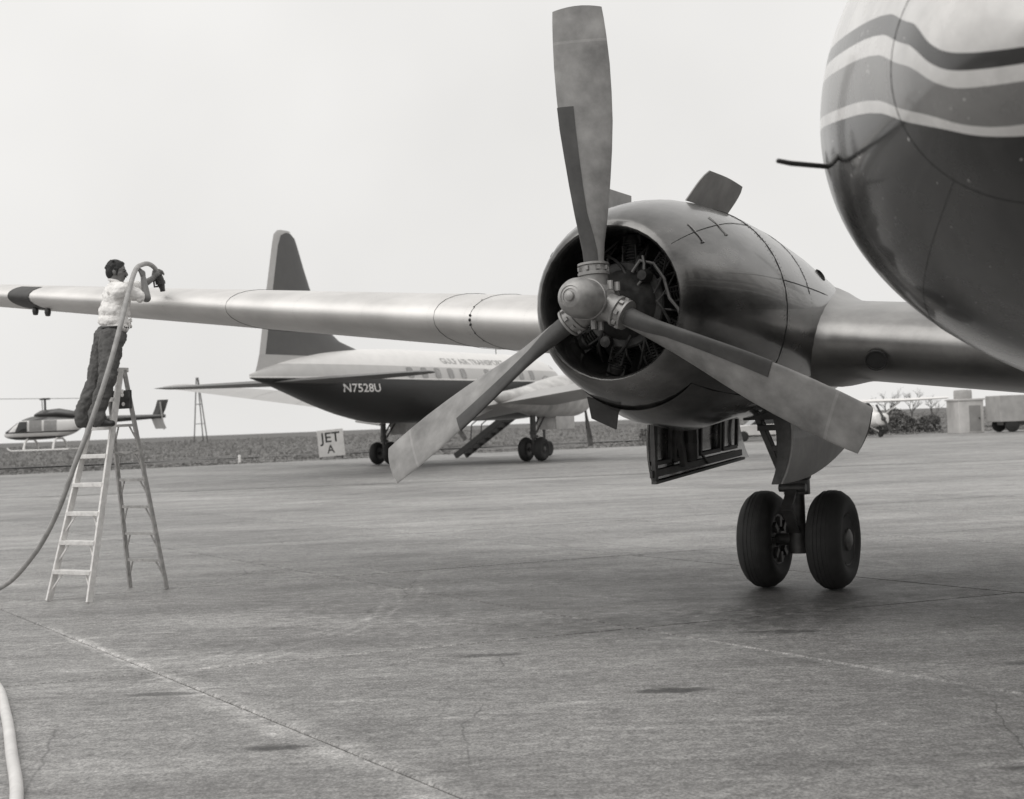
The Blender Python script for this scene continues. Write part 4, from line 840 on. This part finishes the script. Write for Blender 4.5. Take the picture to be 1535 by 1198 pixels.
# ------------------------------------------------------------------ light aeroplane, hut, truck, car on the right
ce = thing('light_aeroplane', 'small white high-wing light aeroplane parked behind the big propeller blade', 'aeroplane', (20.2, 77.2, .12), R(-75))
b = MB(); ring = lambda x, w, z0, z1: [Vector((x, w * math.copysign(abs(math.cos(a)) ** .7, math.cos(a)), (z0 + z1) / 2 + (z1 - z0) / 2 * math.copysign(abs(math.sin(a)) ** .7, math.sin(a)))) for a in (2 * math.pi * k / 24 for k in range(24))]
b.loft([ring(*q) for q in ((2.3, .2, .85, 1.25), (2.2, .42, .7, 1.35), (1.2, .52, .6, 1.42), (.6, .54, .58, 1.9), (-.8, .54, .6, 1.95), (-1.8, .42, .72, 1.6), (-4.4, .14, 1.05, 1.4), (-5, .05, 1.15, 1.4))]); b.build('fuselage', M['white'], ce, True, 50)
b = MB(); b.loft([[Vector((.55 - p[0] * c_, y, 2.0 + .02 * abs(y) + p[1] * c_)) for p in airfoil(8, .12)] for y, c_ in ((-5.4, 1.0), (-5.2, 1.15), (-2.5, 1.6), (2.5, 1.6), (5.2, 1.15), (5.4, 1.0))]); b.build('wing', M['white'], ce, True, 60)
for s in (-1, 1):
    b = MB(); b.tube([(.2, s * .5, .7), (.15, s * 2.4, 1.98)], .04, 6); b.build('wing_strut', M['white'], ce)
    b = MB(); b.tube([(.0, s * .4, .65), (0, s * 1.15, .22)], .035, 6); b.build('gear_leg', M['white'], ce)
    b = MB(); b.lathe([(0, -.07), (.15, -.08), (.21, -.04), (.21, .04), (.15, .08), (0, .07)], 18, AX((0, 1, 0), (0, s * 1.2, .21))); b.build('wheel', M['tyre'], ce)
    b = MB(); g_ = [[Vector((.35 - 1.1 * u, s * .555, 1.42 + .4 * q)) for u in (0, .5, 1)] for q in (0, .5, 1)]; curved_plate(b, g_, .006 * s); b.build('side_window', M['glass'], ce)
b = MB(); b.box((-4.55, 0, 1.28), (.8, 3.2, .05)); b.build('tailplane', M['white'], ce, False, 0, .02)
b = MB(); b.loft([[Vector((x0, .03, z)), Vector((x0, -.03, z)), Vector((x1, -.02, z)), Vector((x1, .02, z))] for z, x0, x1 in ((1.3, -3.7, -5), (1.7, -4.3, -5.1), (2.6, -4.7, -5.3))]); b.build('fin', M['white'], ce, False)
b = MB(); b.box((2.36, 0, 1.05), (.05, .12, 1.8), Matrix.Rotation(.5, 3, 'X')); b.lathe([(.14, -.05), (.1, .1), (0, .16)], 14, AX((1, 0, 0), (2.36, 0, 1.05))); b.build('propeller', M['dark'], ce, False)
b = MB(); b.tube([(1.9, 0, .7), (1.9, 0, .2)], .03, 6); b.lathe([(0, -.06), (.17, -.04), (.17, .04), (0, .06)], 16, AX((0, 1, 0), (1.9, 0, .17))); b.build('nose_wheel', M['tyre'], ce)
hu_ = thing('pump_hut', 'small pale flat-roofed hut with a dark tank on its roof at the apron edge', 'hut', (26.6, 78.5, .12), R(8))
b = MB(); b.box((0, 0, .95), (1.5, 1.6, 1.9)); b.build('wall', M['plaster'], hu_, False, 0, .02)
b = MB(); b.box((0, 0, 1.95), (1.65, 1.75, .1)); b.build('roof', M['plaster'], hu_, False, 0, .01)
b = MB(); b.lathe([(0, 0), (.5, 0), (.52, .03), (.52, .45), (.48, .52), (0, .55)], 20, Matrix.Translation((-.1, 0, 2.0))); b.build('tank', M['wallgrey'], hu_)
b = MB(); b.box((.2, -.81, .85), (.7, .03, 1.5)); dr = b.build('door', M['mid'], hu_, False); b = MB(); b.lathe([(0, 0), (.04, 0), (.04, .05), (0, .05)], 8, AX((0, -1, 0), (.45, -.82, .85))); b.build('handle', M['dark'], dr)
tk_ = thing('box_truck', 'grey box truck with pale cab partly out of the right edge of the picture', 'truck', (29.2, 76.8, .12), R(3))
b = MB(); b.box((-.4, 0, 1.35), (2.4, 2.1, 1.5)); b.build('cargo_box', M['wallgrey'], tk_, False, 0, .03)
b = MB(); b.loft([[Vector((x, y, z)) for x, y in ((.9 + dx0, -1), (2.6 - dx, -1), (2.6 - dx, 1), (.9 + dx0, 1))] for z, dx, dx0 in ((.5, 0, 0), (1.3, .05, 0), (1.4, .25, 0), (2.05, .55, .05))]); cb = b.build('cab', M['plaster'], tk_, False, 0, .04)
for s in (-1, 1): b = MB(); b.box((1.6, s * .97, 1.65), (.75, .08, .45)); b.build('side_window', M['glass'], cb, False)
b = MB(); b.box((.8, 0, .5), (4.0, .9, .2)); b.build('chassis', M['dark'], tk_, False)
for x in (-.9, 1.9):
    for s in (-1, 1): b = MB(); b.lathe([(0, -.11), (.3, -.11), (.4, -.06), (.4, .06), (.3, .11), (0, .11)], 20, AX((0, 1, 0), (x, s * .92, .4))); b.build('wheel', M['tyre'], tk_)
cr_ = thing('parked_car', 'pale parked saloon car glimpsed under the nacelle at the far apron edge', 'car', (14.6, 78.0, .12), R(185))
b = MB(); b.loft([[Vector((x, y * .85, z)) for x, z in ((-2.3, .35), (2.3, .35), (2.35, .6), (2.2, .85), (1.0, .95), (-1.6, .98), (-2.3, .9), (-2.35, .6))] for y in (-1, -.97, .97, 1)]); b.build('body', M['plaster'], cr_, True, 30, .04)
b = MB(); b.loft([[Vector((x * (1 if abs(y) < .99 else .98), y * .74, z)) for x, z in ((-1.5, .95), (1.0, .93), (.35, 1.42), (-1.0, 1.42))] for y in (-1, 1)]); b.build('cabin', M['glass'], cr_, True, 30, .04)
b = MB(); b.box((-.33, 0, 1.43), (1.4, 1.4, .05)); b.build('roof', M['plaster'], cr_, False, 0, .02)
for x in (-1.4, 1.4):
    for s in (-1, 1): b = MB(); b.lathe([(0, -.09), (.22, -.1), (.32, -.06), (.32, .06), (.22, .1), (0, .09)], 20, AX((0, 1, 0), (x, s * .78, .32))); b.build('wheel', M['tyre'], cr_)
# hedge and bare trees
M['leaf'] = mat('hedge_leaf', .16, .9, 0, 0, .5, 1.5, spec=.1)
def hedge(x0, x1, y, h, seed, label):
    r_ = random.Random(seed); b = MB(); 
    for k in range(2600):
        x = r_.uniform(x0, x1); t = r_.random(); z = .1 + h * (t ** .8) * (.75 + .35 * math.sin(x * 1.9 + seed) * math.sin(x * .7)); yy = y + r_.uniform(-.8, .8) * (1 - .5 * t); s_ = r_.uniform(.06, .16); o = len(b.v)
        for q in range(4): b.v.append((x - (x0 + x1) / 2 + r_.uniform(-s_, s_), yy - y + r_.uniform(-s_, s_), z + r_.uniform(-s_, s_)))
        b.f += [(o, o + 1, o + 2), (o, o + 2, o + 3)]
    e = thing('hedge', label, 'hedge', ((x0 + x1) / 2, y, 0)); b.build('foliage', M['leaf'], e, False)
    b = MB()
    for k in range(9): xx = (x1 - x0) * ((k + .5) / 9 - .5); b.tube([(xx, 0, 0), (xx + r_.uniform(-.2, .2), r_.uniform(-.2, .2), h * .8)], [.05, .015], 5)
    b.build('stem', M['bark'], e)
hedge(22.0, 27.4, 86, 1.5, 2, 'dark scrubby hedge behind the light aeroplane'); hedge(8.5, 20, 90, 1.2, 5, 'low scrubby hedge seen under the nacelle and gear door')
def bare_tree(loc, h, seed, label):
    r_ = random.Random(seed); e = thing('bare_tree', label, 'tree', loc, 0, 'bare trees behind the apron'); tr = MB(); cr = MB()
    def grow(p, d, L_, r0, lev):
        q = p + d * L_; mid = (p + q) / 2 + Vector((r_.uniform(-1, 1), r_.uniform(-1, 1), 0)) * L_ * .05
        (tr if lev < 2 else cr).tube([p, mid, q], [r0, r0 * .85, r0 * .7], 6 if lev < 2 else 4)
        if lev >= 5: return
        for k in range(3 if lev < 4 else 2):
            a = r_.uniform(0, 6.28); sp = r_.uniform(.35, .8); n_ = (d + Vector((math.cos(a) * sp, math.sin(a) * sp, r_.uniform(-.1, .3)))).normalized(); grow(p + (q - p) * r_.uniform(.6, 1), n_, L_ * r_.uniform(.6, .8), r0 * .55, lev + 1)
    grow(Vector((0, 0, 0)), Vector((0, 0, 1)), h * .3, h * .022, 0); tr.build('trunk', M['bark'], e); cr.build('crown', M['bark'], e)
for k, (x, y, h, lb) in enumerate(((29.3, 104, 4.2, 'leftmost of the bare trees, just right of the propeller blade tip'), (32.3, 108, 3.8, 'second bare tree from the propeller blade tip, above the hedge'), (35.2, 112, 3.2, 'third bare tree, low and nearest the hut'), (39.0, 106, 3.0, 'small bare tree right of the hut above the box truck'), (17.5, 118, 3.4, 'bare tree hidden mostly behind the landing gear'))):
    bare_tree((x, y, .1), h, 20 + k, lb)
